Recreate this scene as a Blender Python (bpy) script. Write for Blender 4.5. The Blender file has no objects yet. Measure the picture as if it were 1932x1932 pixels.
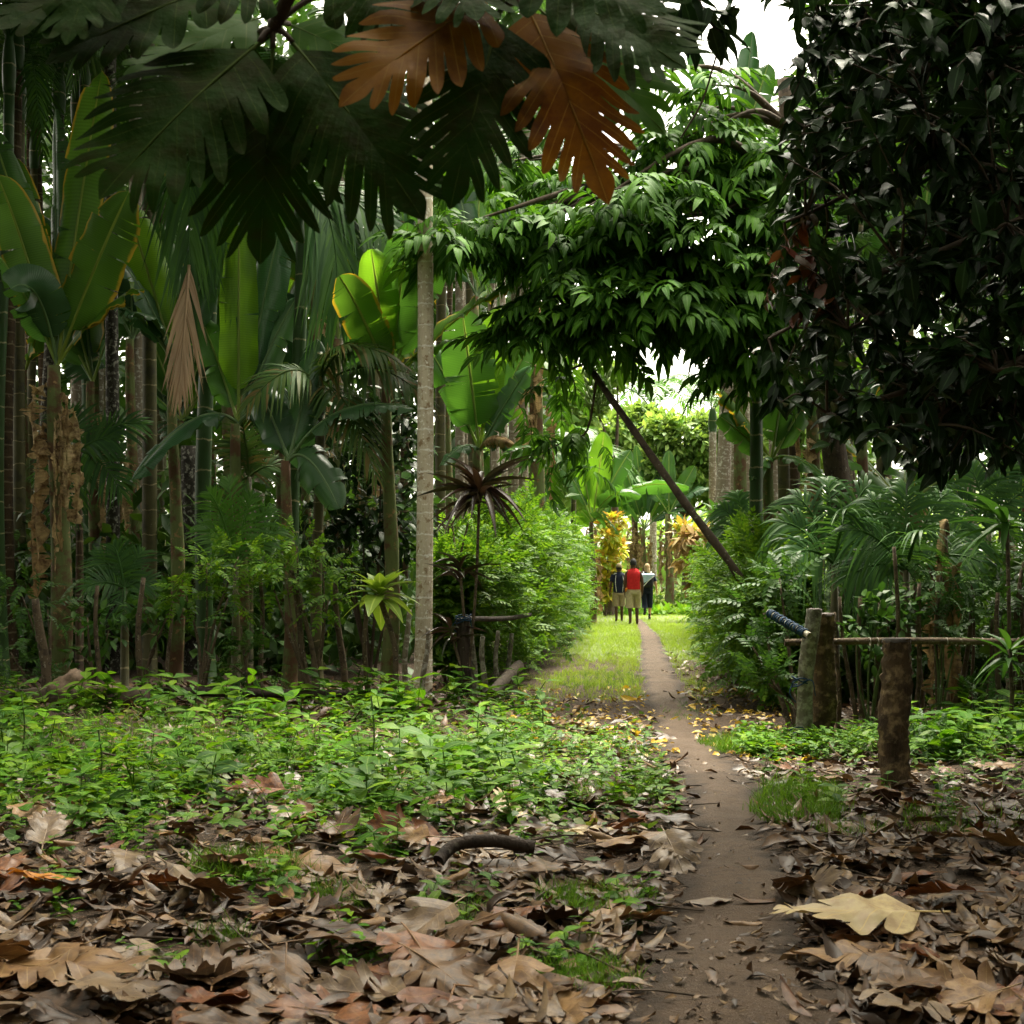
import bpy, math, random
import numpy as np
from mathutils import Vector
PI = math.pi
rad = math.radians
rng = np.random.default_rng(11)
random.seed(11)
sc = bpy.context.scene
COL = sc.collection
A = np.array
# ---------------------------------------------------------------- camera geometry
F = 2818.0 / 1932.0          # focal length in picture widths
H = 1.35                     # camera height
HY = 1085.0                  # horizon row (of 1932)
def pw(px, py, D):
    return A([(px / 1932 - .5) * D / F, D, H + (HY - py) / 1932 * D / F])
def pg(px, py):              # the ground point seen at a row
    D = H * 2818 / (py - HY)
    return A([(px / 1932 - .5) * D / F, D, 0.0])
def U(a, b): return float(rng.uniform(a, b))

# ---------------------------------------------------------------- materials
class NT:
    def __init__(s, name):
        s.mat = bpy.data.materials.new(name); s.mat.use_nodes = True
        s.t = s.mat.node_tree; s.t.nodes.clear()
    def n(s, typ, ins=None, **kw):
        nd = s.t.nodes.new(typ)
        for k, v in kw.items(): setattr(nd, k, v)
        for k, v in (ins or {}).items():
            if isinstance(v, bpy.types.NodeSocket): s.t.links.new(v, nd.inputs[k])
            else: nd.inputs[k].default_value = v
        return nd
    def math(s, op, a, b=0.0, c=0.0, clamp=False):
        nd = s.n('ShaderNodeMath', {0: a, 1: b, 2: c}, operation=op); nd.use_clamp = clamp
        return nd.outputs[0]
    def ramp(s, fac, stops, interp='LINEAR'):
        nd = s.n('ShaderNodeValToRGB', {0: fac}); cr = nd.color_ramp; cr.interpolation = interp
        while len(cr.elements) < len(stops): cr.elements.new(.5)
        for e, (p, c) in zip(cr.elements, stops):
            e.position = p; e.color = (*c, 1)
        return nd.outputs[0]
    def mix(s, fac, a, b, blend='MIX'):
        nd = s.n('ShaderNodeMix', data_type='RGBA', blend_type=blend)
        for i, v in ((0, fac), (6, a), (7, b)):
            if isinstance(v, bpy.types.NodeSocket): s.t.links.new(v, nd.inputs[i])
            else: nd.inputs[i].default_value = v if i == 0 else (*v, 1) if len(v) == 3 else v
        return nd.outputs[2]
    def noise(s, scale, detail=3, rough=.55, vec=None, coord='Object'):
        if vec is None: vec = s.n('ShaderNodeTexCoord').outputs[coord]
        return s.n('ShaderNodeTexNoise', {'Vector': vec, 'Scale': scale, 'Detail': detail, 'Roughness': rough}).outputs['Fac']
    def out(s, sh):
        s.n('ShaderNodeOutputMaterial', {'Surface': sh}); return s.mat

def leaf_mat(name, cols, rough=.4, trans=.3, tint=(1.15, 1.1, .6), mode='island', stripes=0, rib=None, ribw=.02,
             edge=None, edgew=.06, spec=.3, blot=None, blots=6, bump=.15, clump=.25):
    m = NT(name)
    if mode == 'island': r = m.n('ShaderNodeNewGeometry').outputs['Random Per Island']
    else: r = m.n('ShaderNodeObjectInfo').outputs['Random']
    k = len(cols)
    c = m.ramp(r, [(i / max(1, k - 1), col) for i, col in enumerate(cols)])
    nz = m.noise(1.3, 2)
    c = m.mix(1.0, c, m.ramp(nz, [(.3, (1 - clump,) * 3), (.7, (1 + clump, 1 + clump, 1 + clump * .6))]), 'MULTIPLY')
    uv = m.n('ShaderNodeSeparateXYZ', {0: m.n('ShaderNodeTexCoord').outputs['UV']})
    u, v = uv.outputs[0], uv.outputs[1]
    hgt = None
    d = m.math('ABSOLUTE', m.math('SUBTRACT', v, .5))
    if stripes:
        wv = m.math('SINE', m.math('MULTIPLY_ADD', u, stripes * 6.28, m.math('MULTIPLY', d, 9.0)))
        c = m.mix(m.math('MULTIPLY_ADD', wv, .22, .22), c, m.mix(1.0, c, (.5, .6, .5), 'MULTIPLY'))
        hgt = wv
    if blot is not None:
        b = m.noise(blots, 6, .7)
        c = m.mix(m.ramp(b, [(.44, (0, 0, 0)), (.64, (1, 1, 1))]), c, blot)
    if edge is not None:
        ez = m.math('ADD', d, m.math('MULTIPLY', m.math('SUBTRACT', m.noise(5, 3), .5), .14))
        em = m.n('ShaderNodeMapRange', {0: ez, 1: .5 - edgew, 2: .5 - edgew * .4, 3: 0.0, 4: 1.0}).outputs[0]
        c = m.mix(em, c, edge)
    if rib is not None:
        rm = m.n('ShaderNodeMapRange', {0: d, 1: ribw * .5, 2: ribw, 3: 1.0, 4: 0.0}).outputs[0]
        c = m.mix(rm, c, rib)
    ins = {'Base Color': c, 'Roughness': rough, 'Specular IOR Level': spec}
    fine = m.noise(38, 3)
    h = fine if hgt is None else m.math('MULTIPLY_ADD', hgt, .6, fine)
    bp = m.n('ShaderNodeBump', {'Strength': bump, 'Distance': .01, 'Height': h}).outputs[0]
    ins['Normal'] = bp
    p = m.n('ShaderNodeBsdfPrincipled', ins).outputs[0]
    if trans > 0:
        tc = m.mix(1.0, c, tint, 'MULTIPLY')
        t = m.n('ShaderNodeBsdfTranslucent', {'Color': tc}).outputs[0]
        p = m.n('ShaderNodeMixShader', {0: trans, 1: p, 2: t}).outputs[0]
    return m.out(p)

def bark_mat(name, base, dark, light, ring=None, ringn=7.0, lich=.55, dk=.5, rough=.85, sc_=9.0, bump=.5, ringw=.16, soft=1.0):
    m = NT(name)
    uvn = m.n('ShaderNodeTexCoord').outputs['UV']
    gen = m.n('ShaderNodeTexCoord').outputs['Object']
    loc = m.n('ShaderNodeObjectInfo').outputs['Location']
    vec = m.n('ShaderNodeVectorMath', {0: gen, 1: loc}, operation='ADD').outputs[0]
    n1 = m.noise(sc_, 5, .65, vec); n2 = m.noise(sc_ * 2.3, 4, .6, vec)
    stretch = m.n('ShaderNodeMapping', {'Vector': vec, 'Scale': (6, 6, .7)}).outputs[0]
    n3 = m.noise(6, 4, .6, stretch)
    c = m.mix(n3, base, tuple(x * .6 for x in base))
    c = m.mix(m.ramp(n1, [(dk, (0, 0, 0)), (dk + .1 * soft, (1, 1, 1))]), c, dark)
    c = m.mix(m.ramp(n2, [(lich, (0, 0, 0)), (lich + .07 * soft, (1, 1, 1))]), c, light)
    if ring is not None:
        s = m.n('ShaderNodeSeparateXYZ', {0: uvn})
        wob = m.math('MULTIPLY_ADD', n1, .35, m.math('MULTIPLY', s.outputs[1], ringn))
        fr = m.math('FRACT', wob)
        rm = m.n('ShaderNodeMapRange', {0: m.math('ABSOLUTE', m.math('SUBTRACT', fr, .5)), 1: .5 - ringw * .5, 2: .5 - ringw * .25, 3: 0.0, 4: 1.0}).outputs[0]
        rm = m.math('MULTIPLY', rm, m.ramp(n2, [(.3, (.3, .3, .3)), (.6, (1, 1, 1))]))
        c = m.mix(rm, c, ring)
    bp = m.n('ShaderNodeBump', {'Strength': bump, 'Distance': .02, 'Height': m.math('ADD', n1, n3)}).outputs[0]
    return m.out(m.n('ShaderNodeBsdfPrincipled', {'Base Color': c, 'Roughness': rough, 'Normal': bp, 'Specular IOR Level': .25}).outputs[0])

def plain(name, col, rough=.8, var=.25, scale=12, bump=.15, spec=.3):
    m = NT(name)
    n1 = m.noise(scale, 4)
    c = m.mix(1.0, col, m.ramp(n1, [(.3, (1 - var,) * 3), (.7, (1 + var,) * 3)]), 'MULTIPLY')
    bp = m.n('ShaderNodeBump', {'Strength': bump, 'Distance': .02, 'Height': n1}).outputs[0]
    return m.out(m.n('ShaderNodeBsdfPrincipled', {'Base Color': c, 'Roughness': rough, 'Normal': bp, 'Specular IOR Level': spec}).outputs[0])

MT = {}
YG = (.30, .36, .06)
MT['banana'] = leaf_mat('banana_leaf', [(.045, .13, .022), (.075, .19, .03)], .36, .42, mode='object', stripes=70, rib=(.24, .34, .08), ribw=.035, spec=.35)
MT['banana_lit'] = leaf_mat('banana_leaf_lit', [(.12, .27, .02), (.15, .31, .022)], .38, .6, mode='object', stripes=70, rib=(.3, .4, .1), ribw=.04)  # lit copy of the banana leaf: backlight put into a brighter green
MT['banana_edge'] = leaf_mat('banana_leaf_yellow_edge', [(.07, .17, .02), (.09, .2, .025)], .38, .48, mode='object', stripes=70, rib=(.26, .34, .06), ribw=.035, edge=(.42, .28, .03), edgew=.07)
MT['banana_dark'] = leaf_mat('banana_leaf_waxy', [(.03, .085, .035), (.045, .11, .04)], .34, .28, mode='object', stripes=70, rib=(.12, .2, .08), ribw=.03, spec=.35)
MT['banana_dead'] = leaf_mat('banana_leaf_dead', [(.30, .20, .10), (.44, .33, .19)], .8, .2, (1, .9, .7), mode='object', stripes=40, blot=(.10, .058, .03), blots=9, spec=.1)
MT['banana_stem'] = bark_mat('banana_stem', (.12, .15, .05), (.09, .05, .025), (.24, .15, .07), None, lich=.6, dk=.47, sc_=4)
MT['palm'] = leaf_mat('palm_leaf', [(.028, .075, .026), (.045, .11, .03), (.06, .145, .022)], .42, .3, spec=.12, clump=.3)
MT['palm_lit'] = leaf_mat('palm_leaf_lit', [(.05, .14, .02), (.075, .18, .03)], .36, .38, clump=.2)  # lit copy of the palm leaf, brightness painted into the green
MT['palm_dead'] = leaf_mat('palm_leaf_dead', [(.36, .25, .17), (.45, .32, .22), (.28, .18, .11)], .75, .2, (1, .9, .75), spec=.2)
MT['palm_dry'] = leaf_mat('palm_leaf_dry_tips', [(.035, .085, .025), (.05, .10, .025), (.06, .10, .025), (.14, .10, .04)], .5, .3, spec=.1)
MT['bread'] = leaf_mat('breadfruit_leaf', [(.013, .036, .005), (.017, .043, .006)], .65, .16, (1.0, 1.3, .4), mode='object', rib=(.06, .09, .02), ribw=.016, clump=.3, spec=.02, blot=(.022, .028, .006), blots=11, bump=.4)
MT['bread_lit'] = leaf_mat('breadfruit_leaf_lit', [(.05, .12, .018), (.06, .14, .02)], .5, .4, (1.0, 1.2, .4), mode='object', rib=(.12, .18, .04), ribw=.022, spec=.1)  # lit copy of the breadfruit leaf, light put into its colour
MT['bread_orange'] = leaf_mat('breadfruit_leaf_orange', [(.27, .12, .010), (.31, .14, .011)], .6, .65, (1.2, 1.0, .7), mode='object', rib=(.40, .24, .04), ribw=.022, blot=(.14, .05, .012), blots=4.0, spec=.08)
MT['dark'] = leaf_mat('dark_glossy_leaf', [(.008, .022, .006), (.013, .034, .008), (.02, .05, .010)], .34, .12, spec=.13, rib=(.04, .08, .03), ribw=.06, clump=.3)
MT['dark_red'] = leaf_mat('withered_leaf', [(.03, .035, .012), (.10, .022, .012), (.06, .035, .016), (.17, .05, .015), (.03, .04, .012)], .4, .25, (1.1, .9, .6))
MT['pinnate'] = leaf_mat('pinnate_leaf', [(.018, .060, .007), (.036, .105, .009), (.07, .175, .012)], .55, .36, spec=.05, rib=(.09, .17, .05), ribw=.06, clump=.35)
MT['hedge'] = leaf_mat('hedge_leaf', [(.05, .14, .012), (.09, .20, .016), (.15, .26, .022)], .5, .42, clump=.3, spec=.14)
MT['hedge_dark'] = leaf_mat('hedge_leaf_shade', [(.03, .085, .016), (.045, .12, .02), (.07, .155, .024)], .45, .35, clump=.3, spec=.2)  # shaded copy of the hedge leaf, shade put into a darker green
MT['weed'] = leaf_mat('weed_leaf', [(.03, .10, .006), (.075, .20, .007), (.17, .29, .010), (.03, .10, .014), (.10, .23, .008), (.045, .15, .008)], .5, .4, rib=(.16, .27, .05), ribw=.05, clump=.35, spec=.12)
MT['weed2'] = leaf_mat('creeper_leaf', [(.03, .085, .018), (.06, .14, .02), (.12, .20, .03), (.18, .2, .04), (.05, .12, .02)], .45, .35, rib=(.1, .2, .05), ribw=.05, spec=.2)
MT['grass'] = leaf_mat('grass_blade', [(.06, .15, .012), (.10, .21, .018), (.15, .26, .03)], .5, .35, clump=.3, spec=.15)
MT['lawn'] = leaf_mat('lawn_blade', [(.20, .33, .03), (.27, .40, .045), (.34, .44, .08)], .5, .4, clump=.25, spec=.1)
MT['bright'] = leaf_mat('lime_leaf', [(.22, .36, .045), (.28, .42, .06)], .35, .4, rib=(.4, .5, .12), ribw=.06)
MT['cordy'] = leaf_mat('cordyline_leaf', [(.035, .03, .018), (.06, .025, .022), (.04, .05, .02)], .35, .15, spec=.5)
MT['croton'] = leaf_mat('croton_leaf', [(.58, .48, .04), (.45, .48, .06), (.5, .26, .06), (.25, .38, .05), (.4, .46, .06)], .4, .35)
MT['brownbush'] = leaf_mat('dried_leaf', [(.42, .30, .13), (.30, .19, .08), (.52, .40, .2)], .7, .25, (1, .9, .7))
MT['far'] = leaf_mat('far_tree_leaf', [(.10, .19, .05), (.17, .28, .07), (.25, .35, .10)], .5, .4, clump=.35, spec=.15)  # paleness of haze and strong daylight in the distance painted into the leaf colour
MT['deep'] = leaf_mat('forest_leaf', [(.022, .062, .012), (.04, .10, .016), (.07, .14, .02)], .45, .3, clump=.35)
# dead leaves on the ground
LIT = {
 'tan': leaf_mat('dead_leaf_tan', [(0.1958, 0.1064, 0.0416), (0.2611, 0.1520, 0.0640)], .48, .12, (1, .85, .6), mode='object', rib=(0.2938, 0.1900, 0.0832), ribw=.03, blots=8, blot=(0.1306, 0.0684, 0.0320), spec=.32),
 'brown': leaf_mat('dead_leaf_brown', [(0.0979, 0.0502, 0.0192), (0.1387, 0.0745, 0.0307)], .45, .1, (1, .8, .6), mode='object', rib=(0.1795, 0.0988, 0.0448), ribw=.03, blots=8, blot=(0.0408, 0.0213, 0.0115), spec=.32),
 'dark': leaf_mat('dead_leaf_dark', [(0.0408, 0.0213, 0.0115), (0.0694, 0.0380, 0.0205)], .48, .06, (1, .8, .6), mode='object', rib=(0.0979, 0.0532, 0.0256), ribw=.03, blots=8, blot=(0.0163, 0.0091, 0.0058), spec=.32),
 'red': leaf_mat('dead_leaf_reddish', [(0.1550, 0.0532, 0.0160), (0.1958, 0.0760, 0.0256)], .45, .12, (1, .8, .6), mode='object', rib=(0.2285, 0.1140, 0.0448), ribw=.03, blots=8, blot=(0.0653, 0.0228, 0.0128), spec=.32),
 'grey': leaf_mat('dead_leaf_grey', [(0.1550, 0.1026, 0.0576), (0.2285, 0.1596, 0.0960)], .45, .08, (1, .9, .8), mode='object', rib=(0.2611, 0.1824, 0.1088), ribw=.03, blots=8, blot=(0.0979, 0.0646, 0.0448), spec=.32),
 'orange': leaf_mat('dead_leaf_orange', [(.52, .20, .025), (.56, .24, .03)], .45, .2, (1.1, .9, .5), mode='object', rib=(.5, .3, .06), ribw=.03, blots=8, blot=(.30, .10, .02), spec=.32),
 'yellow': leaf_mat('dead_leaf_yellow', [(.55, .36, .03), (.6, .45, .08)], .45, .25, (1.1, 1, .5), mode='object', rib=(.6, .45, .1), ribw=.04, spec=.32),
 'pale': leaf_mat('dead_leaf_pale', [(.42, .33, .18), (.46, .36, .19)], .48, .15, (1, .9, .6), mode='object', rib=(.5, .36, .14), ribw=.03, blots=8, blot=(.34, .24, .13), spec=.32),
}
MT['litter'] = leaf_mat('leaf_litter', [(.03, .017, .009), (.065, .036, .018), (.12, .065, .030), (.20, .12, .055), (.23, .155, .085), (.12, .045, .018)], .45, .08, (1, .85, .6), blot=(.04, .024, .016), blots=14, spec=.32)
MT['litter_y'] = leaf_mat('yellow_litter', [(.55, .37, .02), (.34, .2, .05), (.58, .44, .06), (.22, .13, .05), (.6, .4, .02), (.36, .26, .14)], .45, .2, (1.1, 1, .6))
# wood
MT['areca'] = bark_mat('areca_bark', (.66, .57, .43), (.27, .185, .105), (.78, .75, .68), (.78, .76, .72), 4.2, .58, .54, sc_=11, ringw=.10)
MT['areca_pale'] = bark_mat('areca_bark_lichen', (.26, .215, .16), (.10, .08, .06), (.46, .44, .39), (.42, .39, .34), 4.2, .54, .60, sc_=6, ringw=.07)
MT['areca_spot'] = bark_mat('areca_bark_spotted', (.05, .045, .035), (.02, .018, .014), (.32, .31, .27), None, 6.5, .52, .42, sc_=8, soft=2.2)
MT['areca_brown'] = bark_mat('areca_bark_brown', (.07, .045, .022), (.03, .02, .012), (.16, .14, .1), (.16, .13, .08), 6, .63, .5, sc_=6)
MT['areca_green'] = bark_mat('areca_stem_green', (.035, .085, .022), (.03, .055, .016), (.07, .12, .05), (.30, .27, .15), 2.5, .68, .55, rough=.5, sc_=4, bump=.1, ringw=.06)
MT['areca_olive'] = bark_mat('areca_stem_olive', (.085, .08, .03), (.04, .038, .018), (.15, .14, .09), (.26, .22, .12), 3.0, .66, .52, rough=.6, sc_=5, bump=.2, ringw=.06)
MT['bark'] = bark_mat('tree_bark', (.085, .062, .042), (.035, .026, .018), (.2, .19, .15), None, lich=.62, sc_=8)
MT['post'] = bark_mat('weathered_post', (.13, .085, .048), (.028, .018, .012), (.34, .24, .13), None, lich=.50, dk=.44, sc_=6, bump=1.0, soft=3.2)
MT['post_lichen'] = bark_mat('lichen_post', (.17, .155, .11), (.04, .035, .026), (.30, .30, .23), None, lich=.46, dk=.5, sc_=9, bump=.7, soft=2.5)
MT['post_dark'] = bark_mat('dark_post', (.05, .035, .026), (.02, .015, .012), (.10, .085, .065), None, lich=.62, sc_=7, bump=.8)
MT['stake'] = bark_mat('stake_bark', (.13, .095, .06), (.05, .036, .024), (.24, .21, .16), None, lich=.6, sc_=12, bump=.6)
MT['stem'] = plain('green_stem', (.09, .14, .04), .6)
MT['twig'] = plain('brown_twig', (.06, .042, .028), .8)
MT['cut'] = plain('cut_wood', (.16, .11, .075), .8, .4, 30)
MT['endgrain'] = plain('grey_end_grain', (.10, .085, .075), .85, .4, 24)
MT['rope'] = plain('blue_cord', (.004, .03, .07), .7, .3, 30)
MT['wire'] = plain('pale_wire', (.30, .27, .22), .6, .3, 30)
MT['fruit'] = plain('green_bananas', (.10, .16, .04), .5, .3, 8)

# ---------------------------------------------------------------- mesh helpers
class Geo:
    def __init__(s): s.v = []; s.uv = []; s.f = []; s.n = 0
    def add(s, v, f, uv=None):
        v = np.asarray(v, float).reshape(-1, 3); f = np.asarray(f, int)
        s.v.append(v); s.uv.append(np.full((len(v), 2), .25) if uv is None else np.asarray(uv, float).reshape(-1, 2))
        if f.size: s.f.append(f + s.n)
        s.n += len(v); return s
    def merged(s): return np.concatenate(s.v), s.f, np.concatenate(s.uv)
    def mesh(s, name, mat, smooth=True):
        v = np.concatenate(s.v); uv = np.concatenate(s.uv)
        loops = np.concatenate([f.ravel() for f in s.f]); sizes = np.concatenate([np.full(len(f), f.shape[1]) for f in s.f])
        me = bpy.data.meshes.new(name)
        me.vertices.add(len(v)); me.vertices.foreach_set('co', v.astype(np.float32).ravel())
        me.loops.add(len(loops)); me.loops.foreach_set('vertex_index', loops.astype(np.int32))
        me.polygons.add(len(sizes))
        me.polygons.foreach_set('loop_start', (np.cumsum(sizes) - sizes).astype(np.int32))
        me.polygons.foreach_set('loop_total', sizes.astype(np.int32))
        me.polygons.foreach_set('use_smooth', np.full(len(sizes), smooth))
        ul = me.uv_layers.new(name='UVMap'); ul.data.foreach_set('uv', uv[loops].astype(np.float32).ravel())
        me.materials.append(mat); me.update(calc_edges=True); me.validate()
        return me
    def obj(s, name, mat, parent=None, smooth=True, loc=None):
        o = bpy.data.objects.new(name, s.mesh(name, mat, smooth)); COL.objects.link(o)
        if parent is not None: o.parent = parent
        if loc is not None: o.location = loc
        return o
def tag(o, label=None, cat=None, group=None, kind=None):
    for k, v in (('label', label), ('category', cat), ('group', group), ('kind', kind)):
        if v: o[k] = v
    return o
def thing(name, label, cat, loc=(0, 0, 0), group=None):
    o = bpy.data.objects.new(name, None); COL.objects.link(o); o.location = loc; o.empty_display_size = .1
    return tag(o, label, cat, group)
KIDS = {}
def dup(root, loc, rz=0.0, s=1.0, label=None, group=None):
    r = root.copy(); COL.objects.link(r); r.location = loc; r.rotation_euler = (0, 0, rz); r.scale = (s,) * 3
    if label: r['label'] = label
    if group: r['group'] = group
    for ch in list(root.children):
        c = ch.copy(); COL.objects.link(c); c.parent = r
        for g in ch.children:
            d = g.copy(); COL.objects.link(d); d.parent = c
    return r
def nrm(a): return a / np.maximum(1e-9, np.linalg.norm(a, axis=-1, keepdims=True))
def grid_faces(r, c, off=0, wrap=False):
    i = np.arange(r - 1)[:, None]; j = np.arange(c if wrap else c - 1)[None, :]
    j2 = (j + 1) % c
    return np.stack([i * c + j, i * c + j2, (i + 1) * c + j2, (i + 1) * c + j], -1).reshape(-1, 4) + off
def tube(g, pts, radii, sides=8, cap=True, noise=0.0, seed=0):
    pts = np.asarray(pts, float); n = len(pts); radii = np.broadcast_to(np.asarray(radii, float), (n,))
    t = nrm(np.gradient(pts, axis=0)); ref = A([0, 0, 1.]) if abs(t[0][2]) < .9 else A([1., 0, 0])
    a = nrm(np.cross(t, ref)); b = np.cross(t, a)
    th = np.linspace(0, 2 * PI, sides, endpoint=False)
    rr = radii[:, None] * np.ones(sides)
    if noise:
        r2 = np.random.default_rng(seed + 5); rr = rr * (1 + noise * (r2.normal(size=(n, sides)) * .5 + r2.normal(size=sides) * .6))
    v = pts[:, None] + rr[..., None] * (np.cos(th)[None, :, None] * a[:, None] + np.sin(th)[None, :, None] * b[:, None])
    L = np.concatenate([[0], np.cumsum(np.linalg.norm(np.diff(pts, axis=0), axis=1))])
    uv = np.stack(np.broadcast_arrays(th[None] / (2 * PI), L[:, None]), -1)
    base = g.n; g.add(v, grid_faces(n, sides, 0, True), uv)
    if cap:
        for e in (0, n - 1):
            ring = np.arange(sides) + e * sides
            g.add(pts[e][None], np.zeros((0, 3), int), [[.25, L[e]]]); c = g.n - 1
            g.f.append(np.stack([ring + base, np.roll(ring, -1) + base, np.full(sides, c)], -1))
    return g
def bez(P0, P1, P2, n):
    t = np.linspace(0, 1, n)[:, None]
    return (1 - t) ** 2 * P0 + 2 * t * (1 - t) * P1 + t * t * P2
def poly(pts, n):
    """smooth curve through points"""
    pts = np.asarray(pts, float); k = len(pts); d = np.concatenate([[0], np.cumsum(np.linalg.norm(np.diff(pts, axis=0), axis=1))]); d /= d[-1]
    u = np.linspace(0, 1, n); tg = np.gradient(pts, d, axis=0, edge_order=1)
    i = np.clip(np.searchsorted(d, u, 'right') - 1, 0, k - 2); h = (d[i + 1] - d[i])[:, None]; s = ((u - d[i])[:, None]) / h
    return (2 * s**3 - 3 * s**2 + 1) * pts[i] + (s**3 - 2 * s**2 + s) * h * tg[i] + (-2 * s**3 + 3 * s**2) * pts[i + 1] + (s**3 - s**2) * h * tg[i + 1]
def spine(pts, nh):
    t = nrm(np.gradient(pts, axis=0)); nh = np.broadcast_to(nh, pts.shape)
    s = nrm(np.cross(t, nh)); return t, s, np.cross(s, t)
def itp(u, arr):
    x = np.linspace(0, 1, len(arr)); return np.stack([np.interp(u, x, arr[:, i]) for i in range(3)], -1)

def banana_leaf(g, P0, P1, P2, width, nh=(0, -.3, 1), fold=.3, tears=5, pet=.16, seed=0, droop=.5, ribr=.022, wav=.03):
    r = np.random.default_rng(seed); n = 26
    pts = bez(A(P0, ), A(P1), A(P2), n); t, s, nn = spine(pts, A(nh, float)); L = np.linalg.norm(np.diff(pts, axis=0), axis=1).sum()
    k0 = g.n
    u_ = np.linspace(0, 1, n)
    tube(g, pts, ribr * (1 - u_) ** .8 + .003, 5)
    for q in range(len(g.uv)): pass
    g.uv[-3 if len(g.uv) >= 3 else 0][:, 1] = .5
    def wid(u): return width * np.minimum(1, (np.maximum(u, 0) / .16) ** .55) * np.sqrt(np.maximum(0.0, 1 - np.clip((u - .55) / .45, 0, 1) ** 2.3)) + .004
    for sd in (-1, 1):
        cuts = np.sort(r.uniform(.08, .95, r.poisson(tears))) if tears else A([])
        b = np.concatenate([[0], cuts, [1]])
        for a0, a1 in zip(b[:-1], b[1:]):
            if a1 - a0 < .015: continue
            rows = max(3, int((a1 - a0) * 26) + 1); cols = 6
            u = np.linspace(a0, a1, rows)[:, None]; c = np.linspace(0, 1, cols)[None]
            mid = (a0 + a1) / 2; gap = min(.3, U(.0, .7) * .05 / (a1 - a0))
            uu = mid + (u - mid) * (1 - gap * c ** 2)
            uu = np.clip(uu + .05 * c ** 1.3 * (.3 - .3 * uu), 0, 1)
            sp = pet + uu * (1 - pet)
            P = itp(sp.ravel(), pts).reshape(rows, cols, 3); S = itp(sp.ravel(), s).reshape(P.shape); N = itp(sp.ravel(), nn).reshape(P.shape)
            w = wid(uu); ang = fold - (droop + r.normal() * .18 * (len(cuts) > 0)) * c
            ww = (w * c)[..., None]
            wave = wav * np.sin(uu * 19 + sd * 2 + seed) * c ** 2 + .4 * wav * np.sin(uu * 53 + seed * 3) * c ** 3
            P = P + sd * S * ww * np.cos(ang)[..., None] + N * ww * np.sin(ang)[..., None] + N * wave[..., None]
            uv = np.stack(np.broadcast_arrays(uu, .5 + .5 * sd * c), -1)
            g.add(P, grid_faces(rows, cols), uv)
    return g

def palm_frond(g, P0, P1, P2, nh=(0, -.3, 1), nl=34, ll=.55, lw=.032, vee=.45, droop=.35, seed=0, start=.12, rr=.016, a0=72, a1=24):
    r = np.random.default_rng(seed); n = 24
    pts = bez(A(P0), A(P1), A(P2), n); t, s, nn = spine(pts, A(nh, float)); u_ = np.linspace(0, 1, n)
    tube(g, pts, rr * (1 - u_) ** .7 + .003, 5)
    u = np.repeat(np.linspace(start, .995, nl), 2); sd = np.tile([-1., 1.], nl)
    u = np.clip(u + r.normal(size=2 * nl) * .004, 0, 1)
    P = itp(u, pts); T = itp(u, t); S = itp(u, s); N = itp(u, nn)
    q = (u - start) / (1 - start)
    Ls = ll * (.5 + .5 * np.sin(PI * np.clip(q * .9 + .12, 0, 1))) * (1 - .35 * q ** 3) * r.uniform(.85, 1.1, 2 * nl)
    ang = np.radians(a0 + (a1 - a0) * q + r.normal(size=2 * nl) * 4)
    D = T * np.cos(ang)[:, None] + (S * sd[:, None] * math.cos(vee) + N * math.sin(vee)) * np.sin(ang)[:, None]; D = nrm(D)
    W = nrm(np.cross(D, N) + r.normal(size=D.shape) * .12)
    rows = 5; k = np.linspace(0, 1, rows); wp = A([.5, 1, .95, .6, .06])
    dr = droop * r.uniform(.7, 1.3, 2 * nl)
    C = P[:, None] + D[:, None] * (Ls[:, None] * k)[..., None]
    C[..., 2] -= (dr * Ls)[:, None] * k ** 2
    off = W[:, None] * (wp * lw * .5)[None, :, None] * (Ls / ll)[:, None, None] ** .3
    V = np.stack([C - off, C + off], 2).reshape(-1, 3)
    f1 = grid_faces(rows, 2)
    f = (f1[None] + (np.arange(2 * nl) * rows * 2)[:, None, None]).reshape(-1, 4)
    uv = np.stack(np.broadcast_arrays(k[None, :, None], A([.25, .75])[None, None]), -1); uv = np.broadcast_to(uv, (2 * nl, rows, 2, 2))
    g.add(V, f, uv)
    return g

def t_leaf(w=.45, rows=5, fold=.12, droop=.15, power=.8, wave=0.0, seed=0):
    """one leaf along +Y, length 1, normal +Z -> verts, quads, uv"""
    u = np.linspace(0, 1, rows); hw = w / 2 * np.sin(PI * np.clip(u, .02, .985) ** power) ** .85
    c = A([-1., 0, 1.])
    r = np.random.default_rng(seed)
    x = hw[:, None] * c; y = np.broadcast_to(u[:, None], x.shape)
    z = fold * np.abs(x) / max(w, .01) * .5 - droop * u[:, None] ** 2 + wave * r.normal(size=x.shape) * np.abs(c)
    v = np.stack([x, y, z], -1).reshape(-1, 3)
    uv = np.stack(np.broadcast_arrays(u[:, None], .5 + .5 * c), -1).reshape(-1, 2)
    return v, grid_faces(rows, 3), uv
def R_from(d, up):
    y = nrm(np.asarray(d, float)); up = np.broadcast_to(np.asarray(up, float), y.shape)
    x = nrm(np.cross(y, up)); z = np.cross(x, y); return np.stack([x, y, z], -1)
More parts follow.
